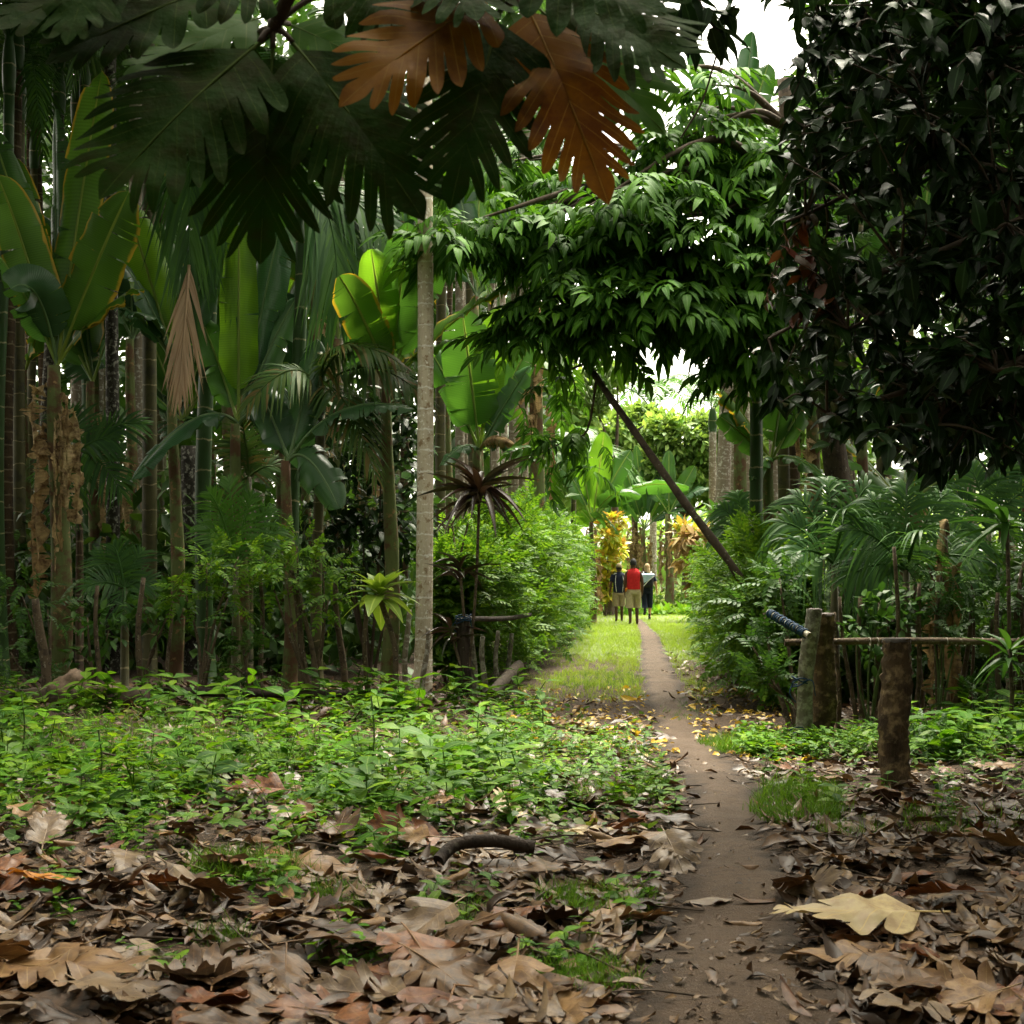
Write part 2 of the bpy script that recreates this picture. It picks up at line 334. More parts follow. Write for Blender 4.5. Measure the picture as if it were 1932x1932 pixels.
def scatter(g, tmpl, pos, d, up, size):
    v, f, uv = tmpl; pos = np.asarray(pos, float); k = len(pos)
    if k == 0: return g
    R = R_from(d, up); size = np.broadcast_to(np.asarray(size, float), (k,))
    V = np.einsum('kij,nj->kni', R, v) * size[:, None, None] + pos[:, None]
    fs = f if isinstance(f, list) else [f]
    base = g.n
    g.add(V, np.zeros((0, 4), int), np.broadcast_to(uv, (k,) + uv.shape))
    for ff in fs: g.f.append((ff[None] + (np.arange(k) * len(v))[:, None, None]).reshape(-1, ff.shape[1]) + base)
    return g
def t_pinnate(pairs=5, ll=.42, w=.38, droop=.35, ldroop=.35, ang=62, seed=0, term=True, rows=5, fold=.14):
    """compound leaf along +Y, rachis length 1"""
    r = np.random.default_rng(seed); g = Geo(); us = np.linspace(.22, .95, pairs)
    lf = t_leaf(w, rows, fold, ldroop)
    def ras(u): return np.stack([0 * u, u, .18 * np.sin(u * PI * .6) - droop * u ** 2], -1)
    q = np.linspace(0, 1, 6); tube(g, ras(q), .012, 3, cap=False)
    P = []; D = []; UPv = []; S = []
    for i, u in enumerate(us):
        for sd in (-1, 1):
            a = rad(ang - 22 * u + r.normal() * 6); P.append(ras(A([u]))[0]); D.append([sd * math.sin(a), math.cos(a), -.12 - .25 * droop * u + r.normal() * .06])
            UPv.append([sd * -.25, -.1, 1]); S.append(ll * (.75 + .4 * math.sin(PI * min(1, u + .05))) * r.uniform(.9, 1.1))
    if term:
        P.append(ras(A([1.0]))[0]); D.append([r.normal() * .1, 1, -.5 * droop - .2]); UPv.append([0, .2, 1]); S.append(ll * 1.05)
    scatter(g, lf, P, D, UPv, S)
    v, f, uv = g.merged(); return v, f, uv

# ---- lobed breadfruit leaf (flat coordinates, length 1 along +Y)
def lobed2d(n=5, depth=.52, seed=0, wide=1.0):
    r = np.random.default_rng(seed)
    t = np.linspace(.05, .74, n + 1) + np.concatenate([[0], r.normal(size=n - 1) * .008, [0]])
    angs = np.radians(np.linspace(58, 24, n + 1))
    Lr = wide * .46 * np.sin(PI * np.linspace(.26, .80, n)) ** .7
    s0 = .55; ks = A([0, .25, .55, .59, .68, .78, .87, .94, .985, 1.0]); wp = A([1, 1, 1, .95, .90, .82, .66, .42, .15, .03])
    cc = np.linspace(-1, 1, 5); V = []; Fq = []; UV = []; nb = 0
    def dirv(j, sd): return A([sd * math.sin(angs[j]), math.cos(angs[j])])
    for sd in (-1, 1):
        Ls = Lr * r.uniform(.9, 1.08, n)
        Sj = np.zeros(n + 1)
        for j in range(n + 1):
            a_ = Ls[max(0, j - 1)]; b_ = Ls[min(n - 1, j)]
            Sj[j] = (depth + r.uniform(-.05, .06)) * min(a_, b_)
        Sj[0] = Ls[0] * .8
        for i in range(n):
            for si, k in enumerate(ks):
                def bp(j):
                    d = dirv(j, sd); L = Sj[j] * k / s0 if k <= s0 else Sj[j] + (Ls[i] - Sj[j]) * (k - s0) / (1 - s0)
                    return A([0, t[j]]) + d * L
                lo, up = bp(i), bp(i + 1); ce = (lo + up) / 2
                for c in cc:
                    b = lo if c < 0 else up
                    V.append(ce + (b - ce) * abs(c) * wp[si]); UV.append([k, .5 + .5 * c])
            Fq.append(grid_faces(len(ks), 5, nb)); nb += len(ks) * 5
        if sd == -1: Sl = Sj[n]
        else: Sr = Sj[n]
    Lt = 1 - t[n]
    for si, k in enumerate(ks):
        ce = A([0, t[n] + Lt * k])
        for c in cc:
            d = dirv(n, -1 if c < 0 else 1); S_ = Sl if c < 0 else Sr
            L = S_ * k / s0 if k <= s0 else S_ + (Lt * .8 - S_) * (k - s0) / (1 - s0)
            b = A([0, t[n]]) + d * L
            V.append(ce + (b - ce) * abs(c) * wp[si]); UV.append([k, .5 + .5 * c])
    Fq.append(grid_faces(len(ks), 5, nb))
    return A(V), np.concatenate(Fq), A(UV)
def bend_leaf(v2, curl=.3, fold=.25, cup=0.0, wave=.02, seed=0, twist=0.0):
    """bend a flat leaf: curl along the midrib, fold across it, cup the sides"""
    r = np.random.default_rng(seed + 77); x, y = v2[:, 0], v2[:, 1]
    th = curl * y; ky = np.where(abs(curl) > 1e-4, np.sin(th) / (curl + 1e-9), y); kz = np.where(abs(curl) > 1e-4, (np.cos(th) - 1) / (curl + 1e-9), 0 * y)
    a = np.abs(x); phi = fold - cup * a * 2
    X = np.sign(x) * a * np.cos(phi); Zl = a * np.sin(phi)
    p = r.uniform(0, 6.28, 6)
    Zl = Zl + wave * (np.sin(9 * x + p[0] + 4 * y) + np.sin(13 * y + p[1] - 5 * x) + .6 * np.sin(23 * x + p[2]) + .6 * np.sin(27 * y + p[3])) * np.minimum(1, a * 6 + .2)
    tw = twist * y; Y = ky + Zl * np.sin(th); Z = kz + Zl * np.cos(th)
    return np.stack([X * np.cos(tw) - Z * np.sin(tw) * 0, Y, Z + X * np.sin(tw)], -1)
def lobed_geo(seed=0, n=5, depth=.52, wide=1.0, petiole=.14, ribr=.009, **kw):
    g = Geo(); v2, f, uv = lobed2d(n, depth, seed, wide)
    g.add(bend_leaf(v2, seed=seed, **kw), f, uv)
    m = np.stack([np.zeros(14), np.linspace(-petiole, .98, 14)], -1)
    kw2 = dict(kw); kw2['wave'] = 0
    p = bend_leaf(m, seed=seed, **kw2); p[:, 2] -= .003
    g2 = Geo(); tube(g2, p, ribr * np.linspace(1, .15, 14) + .001, 5)
    v, fs, u2 = g2.merged(); u2[:, 1] = .5
    b = g.n; g.add(v, np.zeros((0, 4), int), u2)
    for ff in fs: g.f.append(ff + b)
    return g
def xf(g, base, d, up, size):
    v, fs, uv = g.merged(); R = R_from(A(d, float)[None], A(up, float)[None])[0]
    h = Geo(); h.add((v * size) @ R.T + A(base), np.zeros((0, 4), int), uv)
    for ff in fs: h.f.append(ff)
    return h

# ================================================================ GROUND
def gz(x, y):
    x = np.asarray(x, float); y = np.asarray(y, float)
    return (.022 * np.sin(1.7 * x + .6 * y) + .018 * np.sin(2.9 * y - 1.3 * x + 1) + .012 * np.sin(5.1 * x + 3.3 * y)) * np.clip((22 - y) / 6, 0, 1) - .01
PATHPTS = A([[.35, 1.0], [.62, 4.0], [.70, 4.67], [.92, 6.2], [1.10, 7.4], [1.30, 9.2], [1.42, 12.1], [1.56, 14.4], [1.80, 17.7], [2.2, 23], [3.05, 33], [3.35, 38], [3.9, 46]])
def pathx(y): return np.interp(y, PATHPTS[:, 1], PATHPTS[:, 0])
def pathw(y): return np.interp(y, [1, 4.67, 6.2, 7.4, 9.2, 12, 18, 23, 33, 42, 46], [.8, .70, .54, .40, .44, .42, .54, .52, .46, .30, .05])
def ground_mat():
    m = NT('soil')
    n1 = m.noise(1.2, 4); n2 = m.noise(22, 5, .7); n3 = m.noise(70, 3, .6)
    c = m.ramp(n1, [(.3, (.030, .020, .013)), (.7, (.058, .040, .027))])
    c = m.mix(m.ramp(n2, [(.52, (0, 0, 0)), (.6, (1, 1, 1))]), c, (.10, .062, .038))
    c = m.mix(m.ramp(n3, [(.58, (0, 0, 0)), (.64, (1, 1, 1))]), c, (.16, .11, .075))
    bp = m.n('ShaderNodeBump', {'Strength': .8, 'Distance': .03, 'Height': m.math('ADD', n2, n3)}).outputs[0]
    return m.out(m.n('ShaderNodeBsdfPrincipled', {'Base Color': c, 'Roughness': .9, 'Normal': bp, 'Specular IOR Level': .2}).outputs[0])
def path_mat():
    m = NT('trodden_earth')
    n1 = m.noise(2.2, 4, .6); n2 = m.noise(30, 5, .7); n3 = m.noise(140, 3, .6)
    c = m.ramp(n1, [(.3, (.075, .048, .029)), (.7, (.135, .09, .058))])
    c = m.mix(m.ramp(n2, [(.5, (0, 0, 0)), (.66, (1, 1, 1))]), c, (.085, .058, .042))
    c = m.mix(m.ramp(n3, [(.60, (0, 0, 0)), (.68, (1, 1, 1))]), c, (.22, .17, .13))
    v = m.n('ShaderNodeSeparateXYZ', {0: m.n('ShaderNodeTexCoord').outputs['UV']}).outputs[1]
    d = m.math('ADD', m.math('ABSOLUTE', m.math('SUBTRACT', v, .5)), m.math('MULTIPLY', m.math('SUBTRACT', m.noise(7, 5, .7), .5), .45))
    ef = m.n('ShaderNodeMapRange', {0: d, 1: .22, 2: .46, 3: 0.0, 4: 1.0}).outputs[0]
    c = m.mix(ef, c, m.mix(n2, (.028, .019, .013), (.065, .044, .03)))
    bp = m.n('ShaderNodeBump', {'Strength': .9, 'Distance': .02, 'Height': m.math('MULTIPLY_ADD', n2, 1.4, n3)}).outputs[0]
    return m.out(m.n('ShaderNodeBsdfPrincipled', {'Base Color': c, 'Roughness': .75, 'Normal': bp, 'Specular IOR Level': .22}).outputs[0])
ext = 9 * 1.22 ** np.arange(1, 13.5)
xs = np.concatenate([-ext[::-1], np.linspace(-9, 9, 150), ext])
ys = np.concatenate([-(ext[ext < 60][::-1]) + 9, np.linspace(.5, 26, 190), 26 + (ext - 9) * 1.1 + .3])
X, Y = np.meshgrid(xs, ys); Z = gz(X, Y) * (np.abs(X) < 60) * (Y < 90)
g = Geo(); g.add(np.stack([X, Y, Z], -1), grid_faces(len(ys), len(xs)))
tag(g.obj('ground', ground_mat()), 'dark leaf strewn forest soil on either side of the footpath', kind='structure')
# path: slightly sunken strip with ragged edges, 4 mm over the soil
yy = np.concatenate([np.linspace(1, 14, 170), np.linspace(14.1, 46, 140)]); cols = 11; cc = np.linspace(-1, 1, cols)
w = pathw(yy)[:, None] * .5 * (1 + .22 * np.sin(yy * 3.1)[:, None] * (cc > 0) + .2 * np.sin(yy * 4.3 + 2)[:, None] * (cc < 0)) + .04 * rng.normal(size=(len(yy), 1))
X = pathx(yy)[:, None] + w * cc; Y = np.broadcast_to(yy[:, None], X.shape)
Zp = gz(X, Y) + .005 + (.006 + .012 * np.abs(np.sin(X * 9 + np.sin(Y * 7)) * np.sin(Y * 8.3 + X * 5)) + .005 * rng.uniform(size=X.shape)) * (1 - cc ** 2)
g = Geo(); g.add(np.stack([X, Y, Zp], -1), grid_faces(len(yy), cols), np.stack(np.broadcast_arrays(yy[:, None], .5 + .5 * cc), -1))
tag(g.obj('path', path_mat()), 'narrow bare earth footpath winding away to the clearing', kind='structure')

def onpath(x, y, m=0.0): return np.abs(x - pathx(y)) < pathw(y) * .5 + m
HL = A([[-.42, 17.9], [-.30, 18.6], [.26, 21.7], [.80, 28], [1.42, 36], [1.7, 40]])      # foot of the hedge left of the path
HR = A([[2.52, 15.0], [2.66, 16.5], [3.0, 20], [4.1, 29], [5.3, 40]])                    # right of the path
def hlx(y): return np.interp(y, HL[:, 1], HL[:, 0], right=-6)
def hrx(y): return np.interp(y, HR[:, 1], HR[:, 0], right=12)

# ================================================================ FOLIAGE TEMPLATES
T_OV = t_leaf(.48, 5, .18, .22, .85)
T_OV3 = t_leaf(.5, 3, .15, .2, .85)
T_LONG = t_leaf(.16, 6, .2, .55, .75)
T_GL = t_leaf(.46, 5, .22, .28, .8, .015, 3)
T_PIN = [t_pinnate(5, .46, .34, .55, .6, 60, s) for s in range(3)]
T_HED = [t_pinnate(5, .26, .5, .18, .12, 65, s, rows=3) for s in range(3)]
T_LEG = [t_pinnate(6, .20, .55, .22, .1, 75, s + 9, rows=4) for s in range(3)]
def blade(bend, w=.035, rows=4):
    u = np.linspace(0, 1, rows); hw = w * .5 * (1 - u ** 1.6) + .001
    y = bend * u ** 2; z = u * (1 - .25 * bend * u)
    v = np.stack([np.stack([-hw, y, z], -1), np.stack([hw, y, z], -1)], 1).reshape(-1, 3)
    return v, grid_faces(rows, 2), np.tile(A([[.5, .3], [.5, .7]]), (rows, 1))
def t_tuft(n, seed, spread=.5, w=.035, rows=4):
    r = np.random.default_rng(seed); g = Geo()
    for i in range(n):
        v, f, uv = blade(r.uniform(.1, 1.0), w * r.uniform(.7, 1.2), rows); a = r.uniform(0, 2 * PI); s = r.uniform(.5, 1)
        v = v * s; x, y = v[:, 0], v[:, 1]
        p = r.uniform(0, spread) ; b = r.uniform(0, 2 * PI)
        g.add(np.stack([x * math.cos(a) - y * math.sin(a) + p * math.cos(b), x * math.sin(a) + y * math.cos(a) + p * math.sin(b), v[:, 2]], -1), f, uv)
    return g.merged()
def t_weed(seed, kind=0):
    """small herb about one unit tall: stem, paired leaves"""
    r = np.random.default_rng(seed); g = Geo(); lf = t_leaf(.62 if kind == 0 else .48, 4, .15, .25, .85)
    lean = r.normal(size=2) * .18; q = np.linspace(0, 1, 4)
    tube(g, np.stack([lean[0] * q ** 2, lean[1] * q ** 2, q], -1), .012, 3, cap=False)
    P = []; D = []; S = []
    a0 = r.uniform(0, 6.28)
    for i, u in enumerate(np.linspace(.3, 1, 4)):
        for k in range(2):
            a = a0 + k * PI + i * 1.5 + r.normal() * .25; P.append([lean[0] * u * u, lean[1] * u * u, u])
            D.append([math.cos(a), math.sin(a), r.uniform(-.1, .45)]); S.append(r.uniform(.42, .78) * (1.1 - .35 * u))
    scatter(g, lf, P, D, [0, 0, 1.], S); return g.merged()
def scatter_up(g, tm, pos, size, tilt=.1):
    """place templates that grow along +Z"""
    pos = np.asarray(pos, float); k = len(pos)
    if k == 0: return g
    a = rng.uniform(0, 2 * PI, k); y = np.stack([np.cos(a), np.sin(a), np.zeros(k)], -1)
    z = nrm(A([0, 0, 1.]) + rng.normal(size=(k, 3)) * tilt)
    x = nrm(np.cross(y, z)); y = np.cross(z, x); R = np.stack([x, y, z], -1); v, fs, uv = tm
    size = np.broadcast_to(np.asarray(size, float), (k,))
    V = np.einsum('kij,nj->kni', R, v) * size[:, None, None] + pos[:, None]; base = g.n
    g.add(V, np.zeros((0, 4), int), np.broadcast_to(uv, (k,) + uv.shape))
    for ff in (fs if isinstance(fs, list) else [fs]): g.f.append((ff[None] + (np.arange(k) * len(v))[:, None, None]).reshape(-1, ff.shape[1]) + base)
    return g
WEEDS = [t_weed(i, i % 2) for i in range(6)]
TUFTS = [t_tuft(9, i, .5, .05) for i in range(4)]
def imgpts(n, x0, x1, y0, y1):
    """random ground points, evenly spread in the view between two rows"""
    px = rng.uniform(x0, x1, n); py = rng.uniform(y0, y1, n); D = H * 2818 / (py - HY)
    x = (px / 1932 - .5) * D / F
    return px, py, x, D
def ground_pts(x, y, dz=0.0): return np.stack([x, y, gz(x, y) + dz], -1)

# ================================================================ LAWN AND TALL GRASS
n = 21000; D = rng.uniform(15.8, 64, n) ; t = rng.uniform(0, 1, n)
xl = np.where(D < 40, hlx(D) + .15, hlx(40) - (D - 40) * .5); xr = np.where(D < 40, hrx(D) - .1, 5.3 + (D - 40) * .35)
x = xl + (xr - xl) * t
keep = ~onpath(x, D, -.02) & (rng.uniform(size=n) < np.clip((D - 14.2) / 4, .25, 1))
bare = .5 + .5 * np.sin(x * 2.3 + 1.7 * np.sin(D * .8)) * np.sin(D * 1.1 + 1.9 * np.sin(x * 1.3))
bare = bare * .7 * np.clip((30 - D) / 9, 0, 1) + .55 * np.exp(-((t - .02) / .12) ** 2) * (D < 34) + .4 * np.exp(-((D - 20.6 - .8 * np.sin(x * 2)) / .8) ** 2) + np.clip((x - pathx(D) - .35) / .8, 0, .8) * (D < 26)
keep &= rng.uniform(size=n) > bare
g = Geo(); P = ground_pts(x[keep], D[keep])
for i in range(4): scatter_up(g, TUFTS[i], P[i::4], rng.uniform(.05, .12, len(P[i::4])), .25)
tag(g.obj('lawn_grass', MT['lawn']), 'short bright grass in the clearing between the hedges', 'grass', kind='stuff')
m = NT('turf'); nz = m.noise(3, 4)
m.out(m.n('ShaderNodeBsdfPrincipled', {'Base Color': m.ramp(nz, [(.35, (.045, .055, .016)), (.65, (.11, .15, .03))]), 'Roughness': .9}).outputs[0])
yy = np.concatenate([np.linspace(24.6, 40, 60), np.linspace(40.5, 90, 50)]); tt = np.linspace(0, 1, 40)
xl = np.where(yy < 40, hlx(yy) + .3, hlx(40) - (yy - 40) * .6); xr = np.where(yy < 40, hrx(yy) - .3, 5.0 + (yy - 40) * .6)
X = xl[:, None] + (xr - xl)[:, None] * tt; Yg = yy[:, None] + np.clip((34 - yy) / 12, 0, 1)[:, None] * (1.3 * np.sin(tt * 21) + .7 * np.sin(tt * 55 + 1))[None]
g = Geo(); g.add(np.stack([X, Yg, gz(X, Yg) * (Yg < 90) + .003 * np.ones_like(X)], -1), grid_faces(110, 40))
tag(g.obj('lawn', m.mat), 'turf of the sunlit clearing under the grass', kind='structure')
# long arching grass at the far side of the clearing
T_TALL = t_tuft(10, 31, .25, .03, 6)
g = Geo(); n = 620; D = rng.uniform(56, 70, n); x = rng.uniform(4.3, 12, n)
scatter_up(g, T_TALL, ground_pts(x, D), rng.uniform(.8, 1.5, n), .2)
tag(g.obj('tall_grass', leaf_mat('tall_grass_blade', [(.16, .25, .06), (.26, .34, .12), (.36, .42, .2)], .5, .35)), 'pale arching tall grass beyond the mown clearing', 'grass', kind='stuff')

# ================================================================ WEEDS, GRASS TUFTS
g = Geo(); pos = []; sz = []
def weeds(n, x0, x1, y0, y1, s0, s1, prob=None):
    px, py, x, D = imgpts(n, x0, x1, y0, y1); k = ~onpath(x, D, .06)
    if prob is not None: k &= rng.uniform(size=n) < prob(px, py)
    for a, b, c in zip(x[k], D[k], rng.uniform(s0, s1, k.sum())): pos.append([a, b, float(gz(a, b)) - .01]); sz.append(c)
lumps = lambda px, py: np.clip(.62 + .75 * np.sin(px / 71. + 2 * np.sin(py / 29.)) * np.sin(py / 23. + 1.7 * np.sin(px / 83.)), .12, 1)
patch = lambda px, py: lumps(px, py) * np.clip(1.1 - np.clip((py - 1480 - 40 * np.sin(px / 90.) - 25 * np.sin(px / 37.) - 22 * np.sin(px / 17. + py / 11.)) / 120., 0, 1) * 1.1, .02, 1)
weeds(2500, -90, 1040, 1335, 1640, .06, .20, patch)
weeds(150, -90, 1020, 1335, 1560, .2, .36, patch)
weeds(170, -90, 1000, 1320, 1365, .2, .42, lambda px, py: lumps(px * 1.7, py + 40))
weeds(900, 620, 1255, 1375, 1490, .06, .16, lambda px, py: lumps(px, py) * np.clip(1.25 - np.abs(px - 960) / 330., .15, 1))
weeds(260, 900, 1280, 1470, 1545, .06, .15, lambda px, py: .35 + .5 * (np.sin(px / 50.) > .2))
weeds(620, 0, 1240, 1560, 1880, .04, .14, lambda px, py: .6 * ((np.sin(px / 61.) * np.sin(py / 33.)) > .2))
weeds(300, 1380, 1660, 1385, 1425, .06, .16)
weeds(160, 1430, 2000, 1400, 1540, .05, .2, lambda px, py: .5 + 0 * px)
weeds(150, 1700, 2050, 1360, 1440, .1, .35)
pos = A(pos); sz = A(sz)
for i in range(6): scatter_up(g, WEEDS[i], pos[i::6], sz[i::6], .2)
tag(g.obj('ground_cover', MT['weed']), 'low leafy green weeds carpeting the ground left of the path and round the posts', 'weeds', kind='stuff')
g = Geo(); px, py, x, D = imgpts(5200, -90, 1260, 1335, 1640); k = ~onpath(x, D, .05) & (rng.uniform(size=5200) < 1.05 - lumps(px, py)) & (rng.uniform(size=5200) < np.clip((1640 - py) / 120, 0, 1))
P = ground_pts(x[k], D[k], .0) + A([0, 0, 1.]) * rng.uniform(.01, .09, k.sum())[:, None]; a = rng.uniform(0, 6.28, len(P))
scatter(g, t_leaf(.8, 4, .12, .15, .7), P, np.stack([np.cos(a), np.sin(a), rng.normal(size=len(P)) * .25], -1), A([0, 0, 1.]) + rng.normal(size=(len(P), 3)) * .35, rng.uniform(.03, .085, len(P)))
tag(g.obj('creeping_vine', MT['weed2']), 'low round leaved creeper filling between the taller weeds', 'creeper', kind='stuff')
g = Geo(); pos = []; sz = []
def tuft_patch(cx, cy, rx, ry, n, s0, s1):
    a = rng.uniform(0, 2 * PI, n); r = np.sqrt(rng.uniform(0, 1, n)); px = cx + rx * r * np.cos(a); py = cy + ry * r * np.sin(a)
    D = H * 2818 / (py - HY); x = (px / 1932 - .5) * D / F
    for p, q in zip(x, D): pos.append([p, q, float(gz(p, q)) - .005]); sz.append(U(s0, s1))
for a in ((1380, 1408, 60, 16, 170, .07, .16), (1505, 1525, 85, 38, 320, .07, .17), (1600, 1580, 70, 14, 60, .05, .12), (1170, 1500, 90, 28, 170, .05, .13), (1120, 1690, 110, 26, 150, .05, .12),
          (470, 1650, 110, 34, 260, .07, .16), (1080, 1850, 120, 40, 160, .05, .12), (640, 1700, 60, 20, 60, .05, .11), (1130, 1285, 90, 16, 330, .05, .11), (1350, 1240, 60, 22, 160, .06, .12),
          (300, 1420, 330, 60, 500, .08, .2), (900, 1420, 330, 50, 420, .06, .14), (1820, 1560, 120, 30, 90, .06, .15), (1300, 1340, 60, 20, 60, .05, .1), (420, 1780, 60, 20, 24, .06, .13), (860, 1720, 60, 18, 30, .06, .13)): tuft_patch(*a)
pos = A(pos); sz = A(sz)
for i in range(4): scatter_up(g, TUFTS[i], pos[i::4], sz[i::4], .3)
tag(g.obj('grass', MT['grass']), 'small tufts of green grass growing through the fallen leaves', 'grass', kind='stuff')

# ================================================================ FALLEN LEAVES
def rest(g):   # put a leaf variant's lowest point at its origin
    v, fs, uv = g.merged(); v[:, 2] -= np.percentile(v[:, 2], 12); v[:, 1] -= .5
    h = Geo(); h.add(v, np.zeros((0, 4), int), uv)
    for f in fs: h.f.append(f)
    return h
LOBED = [rest(lobed_geo(s, 4 + s % 2, .45 + .04 * (s % 3), U(.85, 1.0), curl=c * .6, fold=f * .6, cup=cu * .6, wave=.04, twist=tw)).mesh('fallen_lobed_leaf', LIT['brown'])
         for s, (c, f, cu, tw) in enumerate([(.5, .35, .9, .2), (-.5, .5, .2, -.3), (.9, .15, -.5, .3), (.2, .6, .8, 0), (-.9, .3, -.4, .5), (.6, .9, .3, -.2), (1.2, .4, .6, .1), (-.3, -.3, -.8, .3), (.1, .2, .5, -.5), (.7, -.4, -.6, .2)])]
def simple_geo(s, w, c, f, cu, tw):
    g = Geo(); rows, cl = 9, 7; u = np.linspace(0, 1, rows); hw = w / 2 * np.sin(PI * np.clip(u, .03, .985) ** .85) ** .8; c_ = np.linspace(-1, 1, cl)
    v2 = np.stack([hw[:, None] * c_, np.broadcast_to(u[:, None], (rows, cl))], -1).reshape(-1, 2)
    uv = np.stack(np.broadcast_arrays(u[:, None], .5 + .5 * c_), -1).reshape(-1, 2)
    g.add(bend_leaf(v2, c, f, cu, .03, s, tw), grid_faces(rows, cl), uv); return rest(g)
SIMPLE = [simple_geo(s, *a).mesh('fallen_oval_leaf', LIT['brown']) for s, a in enumerate([(.5, .6, .4, 1.5, .2), (.42, -.8, .7, 0, .4), (.6, .3, .2, 2.2, -.4), (.45, 1.3, .5, -1, .3), (.38, -.4, 1.0, .5, .6), (.55, .9, -.4, -1.4, -.3), (.5, .2, 1.1, .8, .2), (.4, -1.2, .3, 1.2, -.6)])]
COLOUR_WORD = {'tan': 'tan', 'brown': 'mid brown', 'dark': 'blackish brown', 'red': 'reddish brown', 'grey': 'pinkish grey', 'orange': 'orange', 'yellow': 'yellow', 'pale': 'straw coloured'}
def drop(me, x, y, dz, yaw, tilt, roll, s, colr, label=None, group='fallen leaves in the litter', name=None):
    o = bpy.data.objects.new(name or 'fallen_leaf', me); COL.objects.link(o)
    o.location = (x, y, float(gz(x, y)) + dz); o.rotation_euler = (tilt, roll, yaw); o.scale = (s, s, s * .62)
    o.material_slots[0].link = 'OBJECT'; o.material_slots[0].material = LIT[colr]
    tag(o, label, 'leaf', group); return o
def leaf_label(lob, colr, zone):
    return f"{COLOUR_WORD[colr]} dead {'lobed' if lob else 'oval'} leaf lying {zone}"
CW = (['tan'] * 5 + ['brown'] * 6 + ['dark'] * 3 + ['red'] * 4 + ['grey'] * 4)
def litter(n, x0, x1, y0, y1, zone, plob, s0, s1, pathp=.05, stack=.07, cw=CW):
    k = 0
    while k < n:
        px, py, x, D = imgpts(1, x0, x1, y0, y1); x, D = float(x[0]), float(D[0])
        if onpath(x, D, .02) and U(0, 1) > pathp: continue
        lob = U(0, 1) < plob; c = cw[int(rng.integers(len(cw)))]
        me = LOBED[int(rng.integers(len(LOBED)))] if lob else SIMPLE[int(rng.integers(len(SIMPLE)))]
        s = U(s0, s1) * (1 if lob else .55)
        drop(me, x, D, U(.005, stack), U(0, 2 * PI), rng.normal() * .17, rng.normal() * .17 + (PI if U(0, 1) < .35 else 0), s, c, leaf_label(lob, c, zone)); k += 1
litter(60, -80, 1210, 1755, 1990, 'nearest the camera left of the footpath', .7, .28, .5)
litter(62, -80, 1290, 1640, 1755, 'in the deep litter left of the footpath', .66, .26, .46)
litter(38, -80, 1300, 1545, 1640, 'along the edge of the green weeds', .6, .26, .42, stack=.1)
litter(26, 500, 1330, 1470, 1550, 'between the weeds and the bend of the path', .5, .2, .34)
litter(27, 1500, 2010, 1700, 1990, 'nearest the camera right of the footpath', .6, .26, .42)
litter(25, 1480, 2010, 1545, 1700, 'right of the footpath in front of the fence posts', .55, .22, .40)
litter(18, 1420, 2010, 1425, 1545, 'round the foot of the nearest fence post', .5, .22, .38)
# leaves that stand out
def star(me, px, py, yaw, tilt, roll, s, c, label, dz=.03):
    p = pg(px, py); return drop(me, p[0], p[1], dz, yaw, tilt, roll, s, c, label, group=None, name='fallen_leaf')
star(LOBED[8], 85, 1690, 1.35, .06, .12, .36, 'orange', 'bright orange lobed leaf on the brown litter at the edge of the picture', .07)
star(LOBED[3], 120, 1860, -2.0, .1, .1, .62, 'tan', 'very large folded tan leaf with a thick midrib, biggest of the nearest litter', .06)
star(LOBED[0], 860, 1900, .6, .1, .1, .40, 'grey', 'grey curled lobed leaf lying beside the bare dark soil at the path edge', .03)
star(LOBED[1], 370, 1885, 2.6, .25, .1, .45, 'grey', 'star shaped grey brown lobed leaf with upturned points in the near litter', .07)
star(LOBED[5], 480, 1535, 1.4, .1, -.4, .40, 'red', 'purplish brown rolled leaf at the front of the weeds', .10)
star(LOBED[8], 960, 1535, .3, .35, .1, .36, 'pale', 'straw coloured many fingered leaf, upright fan between weeds and litter', .06)
star(LOBED[0], 1200, 1600, -1.2, .12, .05, .50, 'tan', 'large tan lobed leaf spread flat at the left edge of the path', .04)
star(LOBED[9], 1130, 1580, -1.7, .1, .0, .42, 'pale', 'pale buff lobed leaf next to the large tan one by the path', .04)
star(LOBED[4], 760, 1590, 1.9, .1, -.5, .46, 'red', 'large dark red folded leaf behind the black curved stick', .08)
star(LOBED[2], 90, 1600, .2, .5, .1, .40, 'grey', 'pinkish grey deeply fingered leaf standing up behind the orange leaf', .08)
star(LOBED[6], 1690, 1775, .1, .35, .05, .30, 'tan', 'tan maple shaped leaf standing up right of the footpath', .04)
star(LOBED[5], 1760, 1710, 1.7, .05, .2, .42, 'red', 'rust red long leaf lying behind the tan maple shaped one', .05)
star(LOBED[7], 1720, 1920, 2.7, .12, .05, .55, 'grey', 'grey brown leaf with long pale stalk, nearest leaf right of the path', .05)
star(LOBED[3], 1880, 1905, -1.2, .08, .1, .5, 'red', 'glossy red brown leaf beside the long stalked grey one', .06)
star(LOBED[4], 1700, 1525, 1.5, .1, .2, .34, 'red', 'broad rust brown leaf lying flat before the nearest fence post', .05)
star(LOBED[1], 1890, 1610, 1.5, .08, .1, .5, 'tan', 'long tan leaf at the far right of the litter', .05)
star(SIMPLE[0], 1330, 1690, 1.4, .05, .1, .22, 'grey', 'narrow grey leaf lying alone on the bare footpath', .01)
star(SIMPLE[2], 1400, 1725, 1.2, .05, .1, .16, 'tan', 'small pale leaf flat in the middle of the footpath', .008)
star(LOBED[8], 1600, 1772, 1.72, .05, -.3, .62, 'pale', 'big straw coloured lobed leaf half standing on edge beside the footpath', .10)
